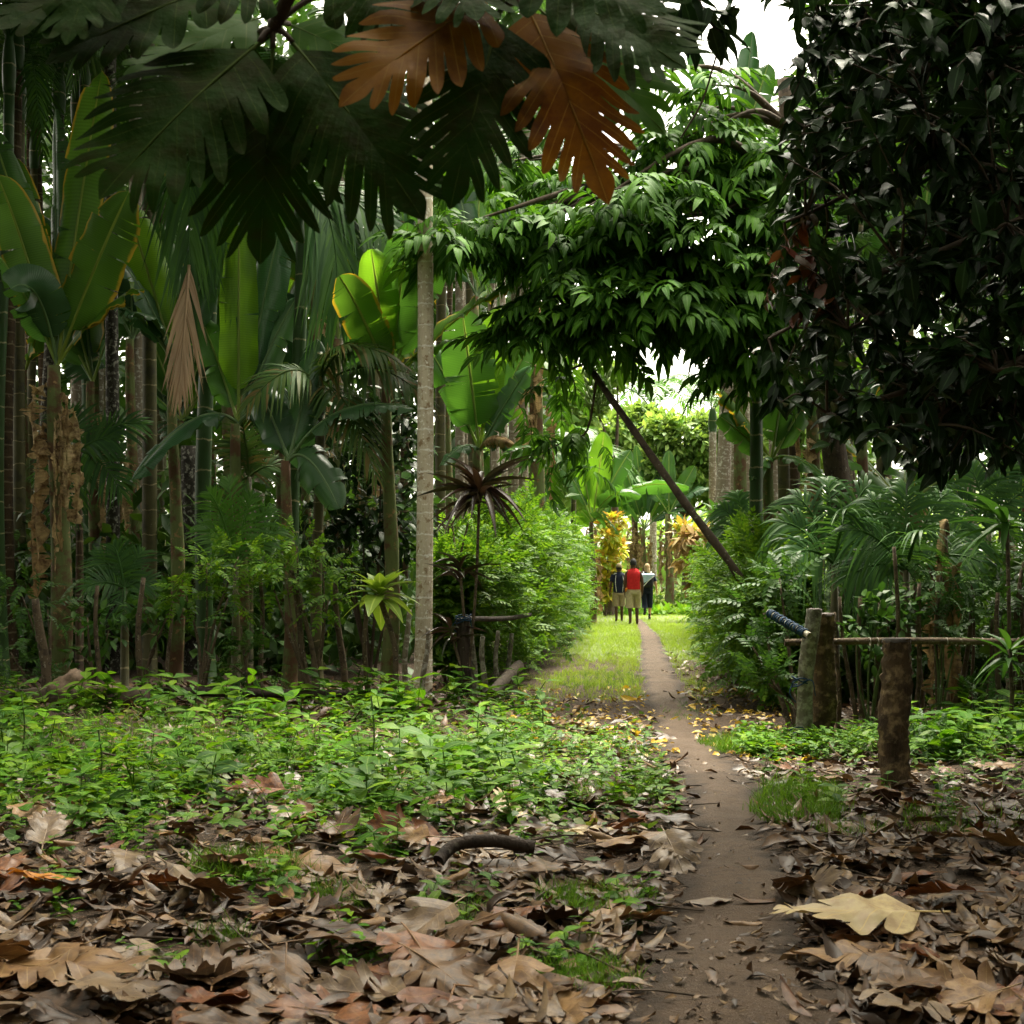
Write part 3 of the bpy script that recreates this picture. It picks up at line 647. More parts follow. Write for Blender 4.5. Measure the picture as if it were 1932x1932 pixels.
star(LOBED[3], 1640, 1815, 1.5, .06, .1, .6, 'tan', 'long flat tan leaf just below the straw coloured one', .03)
# yellow leaves dropped round the far part of the path
for i in range(34):
    px, py, x, D = imgpts(1, 985, 1500, 1305, 1425); x, D = float(x[0]), float(D[0])
    if onpath(x, D, -.05) and U(0, 1) < .8: continue
    drop(SIMPLE[i % 8], x, D, .02, U(0, 6.3), rng.normal() * .25, rng.normal() * .3, U(.10, .2), 'yellow' if U(0, 1) < .6 else 'pale',
         'yellow or straw coloured leaf scattered where the path passes between the hedge ends', 'yellow leaves by the hedge ends')
# uncountable small litter
PIECES = [t_leaf(.5, 4, .5, .3, .85, .05, s) for s in range(4)] + [t_leaf(.35, 4, -.4, -.3, .8, .05, 8 + s) for s in range(2)]
g = Geo(); pos = []; sz = []
def small(n, x0, x1, y0, y1, s0, s1, pp=.03, prob=None):
    px, py, x, D = imgpts(n, x0, x1, y0, y1); k = (~onpath(x, D, .0)) | (rng.uniform(size=n) < pp)
    if prob is not None: k &= rng.uniform(size=n) < prob(px, py)
    for a, b in zip(x[k], D[k]): pos.append([a, b, float(gz(a, b)) + U(.0, .04)]); sz.append(U(s0, s1))
small(4000, -100, 1330, 1530, 2000, .04, .15, .03, lambda px, py: np.where((np.sin(px / 61.) * np.sin(py / 33.) > .2) & (py > 1560), .25, 1.0))
small(1500, -100, 1330, 1340, 1540, .06, .2, .05)
small(2600, 1400, 2040, 1400, 2000, .05, .17, .02, lambda px, py: np.where((py > 1640) & (py < 1700), .5, 1.0))
small(420, 900, 1560, 1300, 1420, .06, .14, .10)
small(900, 1560, 2040, 1330, 1430, .06, .16)
small(170, 1260, 1560, 1420, 1980, .03, .09, .9)
small(700, 1200, 1600, 1300, 1990, .012, .04, .95)
small(1500, -100, 900, 1290, 1345, .08, .22)
small(500, 1240, 1480, 1230, 1330, .06, .14, .08)
for s_ in range(3):
    v2, f, uv = lobed2d(4, .5, 500 + s_, .95); tm = (bend_leaf(v2 - A([0, .5]), .4 - .3 * s_, .2, .5, .03, s_) * A([1, 1, .6]), f, uv)
    px, py, x, D = imgpts(60, -60, 2000, 1500, 1980); kk = ~onpath(x, D, .1); a = rng.uniform(0, 6.28, kk.sum())
    scatter(g, tm, ground_pts(x[kk], D[kk], .03), np.stack([np.cos(a), np.sin(a), rng.normal(size=len(a)) * .12], -1), A([0, 0, 1.]) + rng.normal(size=(len(a), 3)) * .18, rng.uniform(.18, .3, len(a)))
pos = A(pos); sz = A(sz); k = len(pos)
for i in range(6):
    P = pos[i::6]; m_ = len(P); a = rng.uniform(0, 2 * PI, m_)
    d = np.stack([np.cos(a), np.sin(a), rng.normal(size=m_) * .18], -1); up = A([0, 0, 1.]) + rng.normal(size=(m_, 3)) * .24
    scatter(g, PIECES[i], P, d, up, sz[i::6])
tag(g.obj('leaf_litter', MT['litter']), 'small curled brown leaf litter covering the forest floor', 'leaf litter', kind='stuff')
g = Geo(); px, py, x, D = imgpts(900, 960, 1560, 1300, 1430); k = ~onpath(x, D, -.1)
P = ground_pts(x[k], D[k], .02); a = rng.uniform(0, 6.28, len(P))
scatter(g, PIECES[0], P, np.stack([np.cos(a), np.sin(a), rng.normal(size=len(P)) * .2], -1), A([0, 0, 1.]) + rng.normal(size=(len(P), 3)) * .3, rng.uniform(.04, .11, len(P)))
tag(g.obj('yellow_leaf_litter', MT['litter_y']), 'small yellow and buff leaf litter scattered round the bend of the path', 'leaf litter', kind='stuff')

g = Geo(); px, py, x, D = imgpts(190, -60, 2000, 1420, 1980)
for q in range(190):
    if onpath(x[q], D[q], -.05) and q % 4: continue
    a = U(0, 6.28); L = U(.06, .32); c = A([x[q], D[q], float(gz(x[q], D[q])) + U(.012, .05)]); d = A([math.cos(a), math.sin(a), rng.normal() * .12]) * L
    tube(g, poly([c - d, c + rng.normal(size=3) * .015, c + d], 6), np.linspace(U(.003, .008), .002, 6), 5)
tag(g.obj('fallen_twigs', MT['twig']), 'broken twigs and leaf stalks scattered through the litter', 'twigs', kind='stuff')
# sticks, logs
g = Geo(); p = pg(960, 1640); tube(g, poly([p + A([-.32, -.06, .05]), p + A([-.26, .02, .10]), p + A([-.08, .06, .12]), p + A([.12, .05, .09])], 14), [.030] * 12 + [.03, .03], 10, noise=.05)
tag(g.obj('curved_stick', MT['post_dark']), 'thick black curved stick half buried in the leaf litter', 'stick')
t = thing('fallen_log', 'grey rotting log with a torn jagged stump end by the fence line', 'log', pg(130, 1335))
g = Geo(); tube(g, poly([[-.75, -.05, .06], [-.2, 0, .10], [.35, .02, .12], [.8, .0, .10]], 16), .10, 12, noise=.16, seed=3); g.obj('trunk', MT['bark'], t)
g = Geo(); tube(g, poly([[-.1, .05, .08], [.0, .08, .22], [.1, .1, .36]], 9), [.14, .16, .17, .16, .15, .13, .12, .09, .05], 12, noise=.3, seed=8); g.obj('torn_stump', MT['cut'], t)
g = Geo(); tube(g, poly([[.1, -.03, .1], [.35, -.05, .19], [.6, -.05, .15]], 9), [.06, .07, .06, .07, .05, .05, .04, .03, .02], 9, noise=.4, seed=4); g.obj('splinter', MT['cut'], t)
g = Geo(); tube(g, [pw(-40, 1345, 15.6) * A([1, 1, 0]) + A([0, 0, .10]), pw(300, 1330, 15.7) * A([1, 1, 0]) + A([0, 0, .13]), pw(720, 1330, 15.5) * A([1, 1, 0]) + A([0, 0, .10])], .05, 9, noise=.06)
tag(g.obj('ground_pole', MT['post_dark']), 'long thin dark pole lying along the ground at the foot of the stakes', 'pole')
g = Geo(); a, b = pg(925, 1322), pg(978, 1290); tube(g, poly([a + A([0, 0, .05]), (a + b) / 2 + A([0, 0, .14]), b + A([0, 0, .22])], 8), .075, 10, noise=.06)
tag(g.obj('short_log', MT['bark']), 'short log lying at the open end of the left hedge', 'log')
g = Geo(); tube(g, poly([pw(410, 1368, 14.) , pw(425, 1335, 14.), pw(520, 1345, 14.2), pw(600, 1352, 14.2)], 12), .006, 5)
tag(g.obj('bent_twig', MT['twig']), 'thin bent twig poking out of the weeds beside the log', 'twig')

# ================================================================ PALMS
def frond_mesh(seed, mat, up=.75, out=1.9, end=-.2, ll=.6, lw=.042, nl=32, droop=.4):
    g = Geo(); palm_frond(g, [0, 0, 0], [0, out * .42, up * 1.5], [0, out, end], (0, -.3, 1), nl, ll, lw, .35, droop, seed); return g.mesh('frond', mat)
FRONDS = [frond_mesh(1, MT['palm']), frond_mesh(2, MT['palm'], .9, 1.6, .5, .55), frond_mesh(3, MT['palm'], .55, 1.7, -.9, .6, droop=.6), frond_mesh(4, MT['palm'], 1.1, 1.0, 1.3, .5)]
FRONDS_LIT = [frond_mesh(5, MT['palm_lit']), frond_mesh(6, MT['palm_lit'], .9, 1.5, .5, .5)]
def put(name, me, parent, loc, yaw=0.0, s=1.0, tilt=0.0):
    o = bpy.data.objects.new(name, me); COL.objects.link(o); o.parent = parent; o.location = loc; o.rotation_euler = (tilt, 0, yaw); o.scale = (s,) * 3; return o
def palm(px, D, topz, rad_, mat, label, group=None, lean=0.0, leany=0.0, crown=7, fr=None, fs=1.0, shaft=True, seed=0, up=None):
    r = np.random.default_rng(seed + abs(int(px * 7)) + int(D * 13)); x = (px / 1932 - .5) * D / F
    t = thing('areca_palm', label, 'palm', (x, D, 0), group)
    hx = lean * D / F / 1932; q = np.linspace(0, 1, 14); w = r.normal(size=2) * .05
    pts = np.stack([hx * q + w[0] * np.sin(q * 5), leany * q + w[1] * np.sin(q * 4), topz * q - .05], -1)
    g = Geo(); tube(g, pts, rad_ * (1.12 - .22 * q + .14 * np.exp(-q * 30)), 12); g.obj('trunk', MT[mat], t)
    e = pts[-1]
    if shaft:
        g = Geo(); k = np.linspace(0, 1, 7); tube(g, np.stack([e[0] + 0 * k, e[1] + 0 * k, e[2] + .75 * k - .03], -1), rad_ * (1.0 + .35 * np.sin(k * 2.4) - .75 * k ** 2), 10); g.obj('crownshaft', MT['areca_green'], t); e = e + A([0, 0, .62])
    a0 = r.uniform(0, 6.28); fr = fr or FRONDS
    for i in range(crown):
        put('frond', fr[int(r.integers(len(fr)))], t, e + r.normal(size=3) * .02, a0 + i * 2.4 + r.normal() * .2, fs * r.uniform(.85, 1.2), r.normal() * .12 if up is None else up)
    return t, e
PALMG = 'areca palms of the shady plantation'
def hz(py, D): return H + (HY - py) / 1932 * D / F
palm(798, 17.0, 9.6, .088, 'areca', 'tall pale ringed areca palm, the thickest light trunk, beside the left hedge', crown=8, lean=6)
for px, D, tz, r_, mt, lean, lab in [
  (7, 19, 7.6, .075, 'areca_green', 0, 'green ringed areca stem cut by the edge of the picture beside the banana clump'),
  (20, 20, 8.2, .10, 'areca_brown', 0, 'dark brown areca trunk just beside the green stem at the picture edge'),
  (38, 21, hz(215, 21), .085, 'areca_olive', -2, 'olive ringed areca palm with upright fronds at the top of the picture edge'),
  (98, 23, 8.5, .09, 'areca_spot', 0, 'speckled dark areca trunk standing right behind the tattered banana stem'),
  (144, 25, 9, .095, 'areca_pale', 2, 'pale lichen covered areca trunk, first right of the tattered banana'),
  (163, 23, 8.6, .08, 'areca_green', 0, 'slim green areca stem between two pale lichen trunks'),
  (184, 24.5, 9.2, .095, 'areca_pale', 0, 'pale lichen areca trunk just left of the black and white one'),
  (213, 20.5, 9.6, .09, 'areca_spot', -3, 'black and white blotched areca trunk, boldest of the left group'),
  (250, 22, 9.2, .105, 'areca_pale', 14, 'pale grey areca trunk leaning a little beside the black and white one'),
  (281, 20, 8.8, .095, 'areca_olive', 0, 'dark olive areca trunk with tan rings left of the brown hanging frond'),
  (308, 28, 9.5, .09, 'areca_pale', 0, 'thin pale areca trunk seen far behind the brown hanging frond'),
  (364, 21, hz(835, 21), .13, 'areca_spot', 0, 'thick old speckled areca stub left of the green ringed stem'),
  (640, 27, 11, .11, 'areca_pale', -4, 'pale areca trunk seen high between the big lobed leaves'),
  (745, 26, 10.5, .09, 'areca_olive', 0, 'tan areca trunk close behind the thick light trunk on its left'),
  (720, 29, 11.5, .09, 'areca_pale', 0, 'distant white areca trunk between tan trunk and hanging palm frond'),
  (700, 31, 11.5, .085, 'areca_green', 0, 'distant green areca stem behind the curved hanging frond'),
  (835, 27, 12, .09, 'areca_olive', 0, 'tan areca trunk close behind the thick light trunk on its right'),
  (868, 30, 12, .095, 'areca_pale', 0, 'pale distant areca trunk above the upright banana leaves'),
  (985, 28, 13, .12, 'areca_pale', 4, 'whitish areca trunk showing beside the hanging orange leaf'),
  (930, 32, 12, .085, 'areca_olive', 0, 'thin far areca trunk behind the big curved banana leaf'),
  (75, 27, 11, .09, 'areca_brown', 0, 'brown areca trunk behind the upright fronds at the upper corner'),
  (1365, 33, hz(690, 33), .16, 'areca_pale', 2, 'white mottled areca trunk right of the leaning trunk, thickest there'),
  (1384, 35, hz(720, 35), .10, 'areca_pale', 0, 'slim white areca trunk just right of the thick mottled one'),
  (1408, 38, 8, .10, 'areca_pale', 0, 'thin white areca trunk beside the dark green ringed stem'),
  (1420, 40, 8.2, .09, 'areca_pale', 0, 'thinnest white areca trunk close to the dark green ringed stem'),
  (1437, 18.5, hz(720, 18.5), .085, 'areca_green', -16, 'dark green ringed areca stem leaning beside the right hedge'),
  (1478, 21, 5.1, .085, 'areca_olive', 0, 'olive areca trunk behind the right hedge left of the brown one'),
  (1497, 22, 5.4, .10, 'areca_brown', 0, 'brown areca trunk behind the right hedge near the dark glossy tree'),
  (1672, 24, hz(-60, 24), .12, 'areca_olive', 0, 'olive palm trunk glimpsed high through the dark glossy tree')]:
    cr = 0 if tz < 4.2 else 7
    t, e = palm(px, D, tz, r_, mt, lab, lean=lean, crown=cr, shaft=tz > 4.2, fr=FRONDS_LIT if px in (1365, 1384) else None, fs=1.0 if D < 30 else 1.1)
# palms in the picture's top that show their crowns
for px, py, D, fs, lab in [(170, 130, 25, 1.1, 'areca palm with spreading dark fronds near the upper corner'), (300, 330, 27, 1.0, 'areca palm crown half hidden behind the hanging leaf cluster'),
  (610, 330, 25, 1.0, 'areca palm crown showing between the big lobed leaves and banana'), (1455, 250, 27, .5, 'bright palm crown standing against the white sky gap'),
  (700, 430, 23, .9, 'areca palm with a fan of fronds just left of the thick light trunk'), (1080, 880, 46, 1.1, 'bright palm behind the banana bunch by the leaning trunk'),
  (60, 250, 27, 1.1, 'areca palm crown behind upright banana leaves at the picture edge'), (480, 260, 30, 1.1, 'areca palm crown straight behind the biggest lobed leaf'), (930, 280, 31, 1.1, 'areca palm crown high above the curved banana leaf')]:
    palm(px, D, hz(py, D) - .6, .085, 'areca_pale' if px % 20 else 'areca_olive', lab, crown=9, fs=fs, fr=FRONDS_LIT if px > 1000 else None)
k = 0
for i in range(17):
    D = U(25, 40); px = U(-160, 1000)
    if any(abs(px - q) < 9 for q in (798, 213)): continue
    palm(px, D, U(6.5, 12), U(.07, .10), random.choice(['areca_pale', 'areca_olive', 'areca_pale', 'areca_pale', 'areca_brown']), 'slim areca palm far back in the shade left of the path', PALMG, lean=U(-8, 8), crown=6)
for i in range(9):
    D = U(22, 38); px = U(1560, 2060)
    palm(px, D, U(5, 10), U(.07, .10), random.choice(['areca_olive', 'areca_pale']), 'slim areca palm behind the dark tree right of the path', PALMG, lean=U(-8, 8), crown=6)
# palms with fronds set one by one
def frond_part(t, p0, p1, p2, mat, name='frond', **kw):
    o = A(t.location); g = Geo(); palm_frond(g, p0 - o, p1 - o, p2 - o, **kw); return g.obj(name, MT[mat], t)
t, e = palm(392, 19.0, hz(250, 19), .10, 'areca_green', 'dark green ringed areca palm with a long frond hanging brown at its tip', crown=4, seed=4)
frond_part(t, pw(384, 225, 18.9), pw(352, 120, 18.2), pw(358, 600, 18.0), 'palm', nh=(0, -1, .1), nl=46, ll=1.15, lw=.06, vee=-.1, droop=.5, seed=3, start=.1, a0=34, a1=12)
frond_part(t, pw(357, 500, 18.0), pw(350, 600, 17.95), pw(338, 740, 17.9), 'palm_dead', 'dead_frond_tip', nh=(0, -1, .1), nl=30, ll=.8, lw=.03, vee=-.1, droop=.2, seed=6, start=.02, a0=20, a1=5)
frond_part(t, pw(384, 240, 18.9), pw(430, 170, 18.6), pw(440, 560, 18.4), 'palm', nh=(0, -1, .2), nl=40, ll=.9, lw=.05, vee=0, droop=.5, seed=9, a0=38, a1=14)
t, e = palm(560, 18.6, hz(400, 18.6), .085, 'areca_green', 'slim dark ringed areca palm with glossy fronds arching towards the light trunk', crown=4, seed=2)
frond_part(t, pw(556, 360, 18.5), pw(640, 330, 18.2), pw(638, 590, 17.9), 'palm', nh=(.5, -.8, .3), nl=46, ll=1.05, lw=.05, vee=.0, droop=.7, seed=13, a0=50, a1=18)
frond_part(t, pw(556, 360, 18.5), pw(690, 330, 18.4), pw(745, 500, 18.2), 'palm', nh=(.2, -.8, .6), nl=36, ll=.7, lw=.04, vee=.1, droop=.5, seed=14, a0=55, a1=20)
frond_part(t, pw(556, 350, 18.5), pw(600, 230, 18.4), pw(600, 300, 18.2), 'palm_lit', nh=(0, -1, .2), nl=26, ll=.6, lw=.04, vee=.1, droop=.4, seed=15)
t, e = palm(600, 18.0, hz(770, 18), .065, 'areca_olive', 'young areca palm with dry tipped drooping fronds before the thick light trunk', crown=0, seed=2)
for a in [((600, 735), (640, 690), (710, 900)), ((600, 735), (700, 640), (810, 760)), ((600, 735), (560, 650), (470, 760)), ((600, 735), (640, 600), (760, 690)), ((600, 735), (610, 650), (655, 650))]:
    frond_part(t, pw(*a[0], 18), pw(*a[1], 17.7), pw(*a[2], 17.4), 'palm_dry', nh=(.2, -.6, .8), nl=30, ll=.55, lw=.04, vee=.1, droop=.5, seed=int(a[2][0]))
def small_palm(px, D, crown_py, tips, label, mat='palm', ll=.42, lw=.03, base_w=.05, seed=0, trunk='areca_olive', vee=.2, nl=24, droop=.3):
    x = (px / 1932 - .5) * D / F; t = thing('young_palm', label, 'palm', (x, D, 0)); z = max(.12, hz(crown_py, D))
    g = Geo(); tube(g, [[0, 0, -.03], [0, 0, z * .5], [0, 0, z]], [base_w * 1.1, base_w, base_w * .6], 9); g.obj('trunk', MT[trunk], t)
    for i, (tx, ty, dd) in enumerate(tips):
        p0 = A([x, D, z]); p2 = pw(tx, ty, D + dd); p1 = p0 * .45 + p2 * .55 + A([0, 0, .28 * np.linalg.norm(p2 - p0)])
        frond_part(t, p0, p1, p2, mat, nh=(0, -.9, .6), nl=nl, ll=ll, lw=lw, vee=vee, droop=droop, seed=abs(seed + i))
    return t
small_palm(445, 17.2, 1070, [(395, 930, -.2), (430, 905, .1), (475, 935, 0), (510, 960, .2), (540, 1000, .3), (380, 990, 0)], 'bright young palm with stiff upright fronds among the fence stakes', 'palm_lit', .38, .022)
small_palm(235, 17.6, 1110, [(180, 1050, 0), (215, 1030, 0), (270, 1040, .2), (160, 1110, -.3), (290, 1100, .1), (235, 1170, -.5)], 'dark young palm with drooping fronds low by the leftmost stakes', 'palm', .36, .022)
small_palm(150, 19, 850, [(90, 900, 0), (215, 830, 0), (270, 800, .2), (130, 780, .2), (230, 930, -.2), (120, 990, -.2)], 'dark young palm in front of the speckled trunks', 'palm', .5, .035, trunk='areca_brown')
small_palm(470, 18.6, 900, [(430, 830, 0), (455, 790, 0), (500, 800, .2), (520, 880, .1), (430, 940, -.1)], 'young palm with tattered upright fronds under the bright banana leaf', 'palm_dry', .36, .03)
small_palm(1575, 14.4, 1065, [(1470, 985, 0), (1500, 935, .2), (1560, 905, .3), (1640, 915, .2), (1690, 985, -.2), (1490, 1050, -.4), (1600, 960, -.5), (1660, 1070, -.3)], 'young palm with long arching fronds behind the cut post', 'palm', .62, .03, nl=22, droop=.65)
small_palm(1710, 14.0, 1075, [(1600, 1000, -.2), (1640, 940, .2), (1710, 915, .2), (1790, 930, .3), (1840, 1000, .1), (1850, 1060, -.3), (1740, 1000, -.5), (1600, 1090, -.2)], 'young palm with dense dark fronds behind the nearest fence post', 'palm', .6, .029, seed=30, nl=22, droop=.65)
small_palm(1865, 16, 1000, [(1780, 930, 0), (1830, 880, .2), (1900, 870, .3), (1960, 920, .2), (1980, 1000, .1)], 'young palm right of the dense dark one at the picture edge', 'palm', .5, .03, seed=50, droop=.5)
small_palm(1405, 22, 1010, [(1360, 960, 0), (1390, 930, .2), (1430, 950, .3), (1460, 990, .2), (1350, 1000, .1)], 'low dark palm rising out of the right hedge', 'palm', .45, .04, seed=60, droop=.5)

# ================================================================ BANANAS
def banana(px, D, crown_py, leaves, label, crown_px=None, rad_=.11, mat='banana_stem', dead=0, seed=0, group=None, bunch=None, upleaf=True):
    """leaves: (tip_px, tip_py, dD, arch, half width, facing, material)"""
    x = (px / 1932 - .5) * D / F; cpx = px if crown_px is None else crown_px
    t = thing('banana_plant', label, 'banana plant', (x, D, 0), group); o = A([x, D, 0]); r = np.random.default_rng(seed)
    top = pw(cpx, crown_py, D)
    q = np.linspace(0, 1, 14)[:, None]; pts = (top - o) * q + A([.04, 0, 0]) * np.sin(q * 5); pts[0, 2] = -.05
    g = Geo(); tube(g, pts, rad_ * np.linspace(1.15, .6, 14), 12, noise=.07, seed=seed); g.obj('trunk', MT[mat], t)
    for i, (tx, ty, dd, arch, w, fc, mt) in enumerate(leaves):
        p2 = pw(tx, ty, D + dd); L = np.linalg.norm(p2 - top); p1 = top + (p2 - top) * .5 + A([0, 0, 1]) * arch * L
        if arch > .3: p1 = top + (p2 - top) * .35 + A([0, 0, 1]) * arch * L
        nh = {'c': (0, -1, .25), 'u': (0, -.35, 1), 'l': (-.7, -.7, .2), 'r': (.7, -.7, .2), 'd': (0, -1, -.5), 'b': (.15, .6, 1)}[fc]
        g = Geo(); banana_leaf(g, top - o, p1 - o, p2 - o, w, nh, U(.15, .4), {'banana_dead': 12, 'banana_lit': 2, 'banana': 5, 'banana_edge': 6, 'banana_dark': 7}[mt], U(.12, .2), seed * 31 + i, droop=U(.3, .9) if mt != 'banana_dead' else 1.6)
        g.obj('leaf' if mt != 'banana_dead' else 'dead_leaf', MT[mt], t)
    for i in range(dead):
        a = r.uniform(0, 6.28); hh = (top - o) * r.uniform(.62, .95); L = r.uniform(.7, 1.9)
        d = A([math.cos(a), math.sin(a), 0]) * (rad_ + .03)
        g = Geo(); banana_leaf(g, hh + d * .6, hh + d * 2.6 + A([0, 0, .1]), hh + d * 1.5 - A([0, 0, min(L, hh[2] - .15)]), r.uniform(.035, .10), (d[0] + r.normal() * .5 * rad_, d[1] + r.normal() * .5 * rad_, .1), r.uniform(-.6, .3), 14, .05, seed * 17 + i, r.uniform(.2, 1.2), ribr=.012, wav=.09); g.obj('dead_leaf', MT['banana_dead'], t)
    return t
B, BL, BE, BD, BX = 'banana', 'banana_lit', 'banana_edge', 'banana_dark', 'banana_dead'
banana(112, 18, 690, [(192, 135, .3, .06, .26, 'c', BE), (104, 205, .6, .02, .22, 'l', BD), (243, 362, -.5, .06, .34, 'c', BE), (-20, 235, .2, .1, .25, 'c', B), (-5, 330, -.2, .12, .28, 'c', BE),
    (-40, 440, -.5, .2, .28, 'u', B), (20, 545, -.8, .75, .30, 'c', BD), (30, 300, .5, .02, .20, 'c', BE), (270, 545, -.2, .25, .2, 'u', BE)],
    'tattered tall banana plant with yellow edged leaves at the edge of the picture', 108, .13, dead=13, seed=1)
banana(450, 18.5, 800, [(451, 425, -.2, .0, .235, 'c', BL), (528, 425, .3, .02, .27, 'c', BD), (560, 560, .3, .1, .25, 'c', BD), (248, 905, -.6, .45, .22, 'u', BD), (578, 815, -.5, .4, .16, 'u', BD), (380, 600, .4, .05, .2, 'c', B), (600, 900, -.3, .6, .25, 'c', BD)],
    'banana plant with one bright upright leaf lit from behind', rad_=.10, seed=2, dead=2)
banana(330, 18.6, 690, [(233, 372, .0, .05, .28, 'c', BL), (205, 470, -.4, .25, .2, 'u', BD), (130, 545, -.6, .35, .16, 'u', BD), (300, 420, .3, .0, .22, 'c', B), (255, 590, -.6, .5, .2, 'u', BD), (420, 420, .3, .05, .24, 'c', BD)],
    'banana plant with dark blue green leaves behind the hanging frond', rad_=.09, seed=3)
banana(545, 17.6, 870, [(782, 772, -.4, .40, .19, 'u', BD), (640, 960, -.4, .5, .3, 'c', BD), (480, 720, .3, .1, .22, 'c', BD), (600, 640, .4, .02, .28, 'c', BD)],
    'banana plant in deep shade with a long grey leaf reaching the light trunk', rad_=.09, seed=4)
banana(905, 21, 850, [(872, 585, -.2, .02, .37, 'c', B), (938, 580, .1, .0, .23, 'c', BL), (1012, 625, .2, .05, .22, 'c', B), (1000, 690, -.3, .06, .2, 'l', BD), (970, 838, -.5, .45, .15, 'u', BX), (800, 640, .2, .08, .2, 'c', B), (830, 880, -.4, .4, .15, 'u', BD), (1010, 870, -.4, .4, .14, 'u', BD)],
    'banana plant with broad upright bright leaves beside the thick light trunk', rad_=.10, seed=5)
t = banana(1006, 27, 560, [(965, 350, .2, .03, .26, 'c', BD), (1062, 300, .6, .0, .24, 'c', BD), (1085, 470, .2, .12, .2, 'c', B), (930, 420, .1, .2, .22, 'u', BD), (1010, 820, -.2, 1.0, .12, 'c', BX)],
    'dark stemmed banana plant carrying a hanging bunch of green fruit', 1016, .15, dead=4, seed=6)
o = A(t.location); g = Geo(); tube(g, poly([pw(1020, 590, 27) - o, pw(1075, 600, 26.8) - o, pw(1122, 660, 26.6) - o, pw(1130, 780, 26.6) - o], 14), .028, 6); fs_ = g.obj('fruit_stalk', MT['stem'], t)
g = Geo()
for i in range(8):
    c = pw(1128, 672 + i * 13, 26.6) - o
    for k in range(9):
        a = k * .7 + i * .3; d = A([math.cos(a), math.sin(a), 0]); tube(g, bez(c + d * .03, c + d * .22 - A([0, 0, .06]), c + d * .25 + A([0, 0, .13]), 6), A([.018, .028, .032, .032, .025, .01]) * (1 - .04 * i), 6)
g.obj('bunch', MT['fruit'], fs_)
banana(735, 18.2, 720, [(960, 538, -.5, .10, .34, 'u', BE), (838, 440, .2, .02, .22, 'c', B), (700, 560, .2, .0, .2, 'c', BL), (770, 450, .4, .0, .22, 'c', B), (660, 600, .1, .1, .24, 'c', B), (860, 640, -.3, .15, .2, 'u', B), (700, 470, -.6, .04, .26, 'c', BL), (770, 420, -.5, .02, .27, 'c', B), (640, 520, -.8, .12, .25, 'c', BE)],
    'banana plant behind the thick light trunk with a big curved yellow tipped leaf', rad_=.10, seed=7)
banana(700, 24, 540, [(885, 325, .0, .10, .27, 'u', B), (640, 400, .2, .1, .25, 'u', BE), (760, 330, .3, .02, .27, 'c', BD), (780, 480, -.3, .3, .2, 'u', BD), (845, 480, .3, .2, .2, 'u', BD)], 'banana plant high behind the thick light trunk under the lobed leaves', rad_=.11, seed=8)
banana(900, 25, 560, [(860, 330, .2, .1, .3, 'c', BD), (960, 380, .2, .1, .28, 'c', BD), (905, 300, .4, .0, .28, 'c', B), (1000, 480, 0, .3, .25, 'u', BD), (820, 470, 0, .3, .25, 'u', BD)], 'banana plant behind the left end of the drooping leaf tree', rad_=.11, seed=9)
banana(1118, 42, 985, [(1210, 935, -.8, .55, .36, 'b', B), (1140, 815, .2, .02, .34, 'c', BL), (1168, 1008, -.9, .4, .34, 'b', B), (1040, 850, .2, .2, .36, 'u', B), (1300, 922, .2, .38, .34, 'b', B), (1080, 800, .3, .1, .34, 'c', BL), (1190, 850, .3, .1, .3, 'c', B)],
    'banana plant with pale topped arching leaves at the end of the left hedge', rad_=.10, seed=10, dead=2)
banana(1215, 57, 1000, [(1172, 860, .0, .04, .26, 'c', B), (1200, 840, .2, .02, .26, 'c', B), (1292, 865, .2, .02, .2, 'c', BL), (1330, 905, .0, .1, .25, 'c', B), (1310, 960, -.4, .3, .25, 'u', BD), (1150, 930, -.4, .3, .25, 'u', B), (1255, 850, .3, .02, .24, 'c', BD)], 'banana plant in the open clearing behind the walkers', rad_=.13, seed=11, dead=5)
banana(1200, 58, 985, [(1140, 900, 0, .2, .3, 'u', B), (1210, 860, .2, .0, .3, 'c', B), (1280, 930, 0, .3, .3, 'u', BD), (1170, 880, .2, .05, .3, 'c', B), (1255, 890, 0, .1, .3, 'c', B)], 'banana clump stem wrapped in hanging brown leaves above the capped walker', rad_=.16, seed=12, dead=16)
banana(1262, 56, 970, [(1200, 900, 0, .2, .3, 'u', B), (1262, 850, .2, .0, .3, 'c', B), (1340, 920, 0, .3, .3, 'u', BD), (1310, 880, .2, .05, .3, 'c', B), (1290, 985, -.4, .4, .28, 'u', B)], 'banana clump stem wrapped in hanging brown leaves right of the walkers', rad_=.16, seed=13, dead=16)
banana(1455, 19, 870, [(1338, 712, -.2, .16, .2, 'u', BE), (1358, 785, -.3, .05, .17, 'c', B), (1560, 905, -.4, .35, .16, 'u', B), (1420, 905, -.6, .35, .12, 'u', B), (1490, 660, .2, .03, .2, 'c', B), (1550, 720, .2, .1, .19, 'c', B)], 'banana plant behind the right hedge with a drooping yellow edged leaf', rad_=.10, seed=14)
banana(1392, 26, 300, [(1303, 88, -.3, .0, .23, 'c', BD), (1450, 120, .3, .0, .25, 'c', B), (1500, 250, 0, .2, .25, 'u', BD), (1340, 350, 0, .4, .25, 'u', BD), (1420, 60, .4, 0, .24, 'c', BD)], 'tall banana plant whose pale leaf stands against the white sky', rad_=.12, seed=15)
banana(1535, 21, 620, [(1480, 430, .2, .1, .25, 'c', B), (1530, 340, .2, .0, .25, 'c', BL), (1600, 520, 0, .3, .25, 'u', BD), (1560, 560, .1, .1, .25, 'c', BE), (1480, 590, -.3, .4, .2, 'u', BD)], 'banana plant behind the dark glossy tree, bright through its gaps', rad_=.12, seed=16, dead=3)
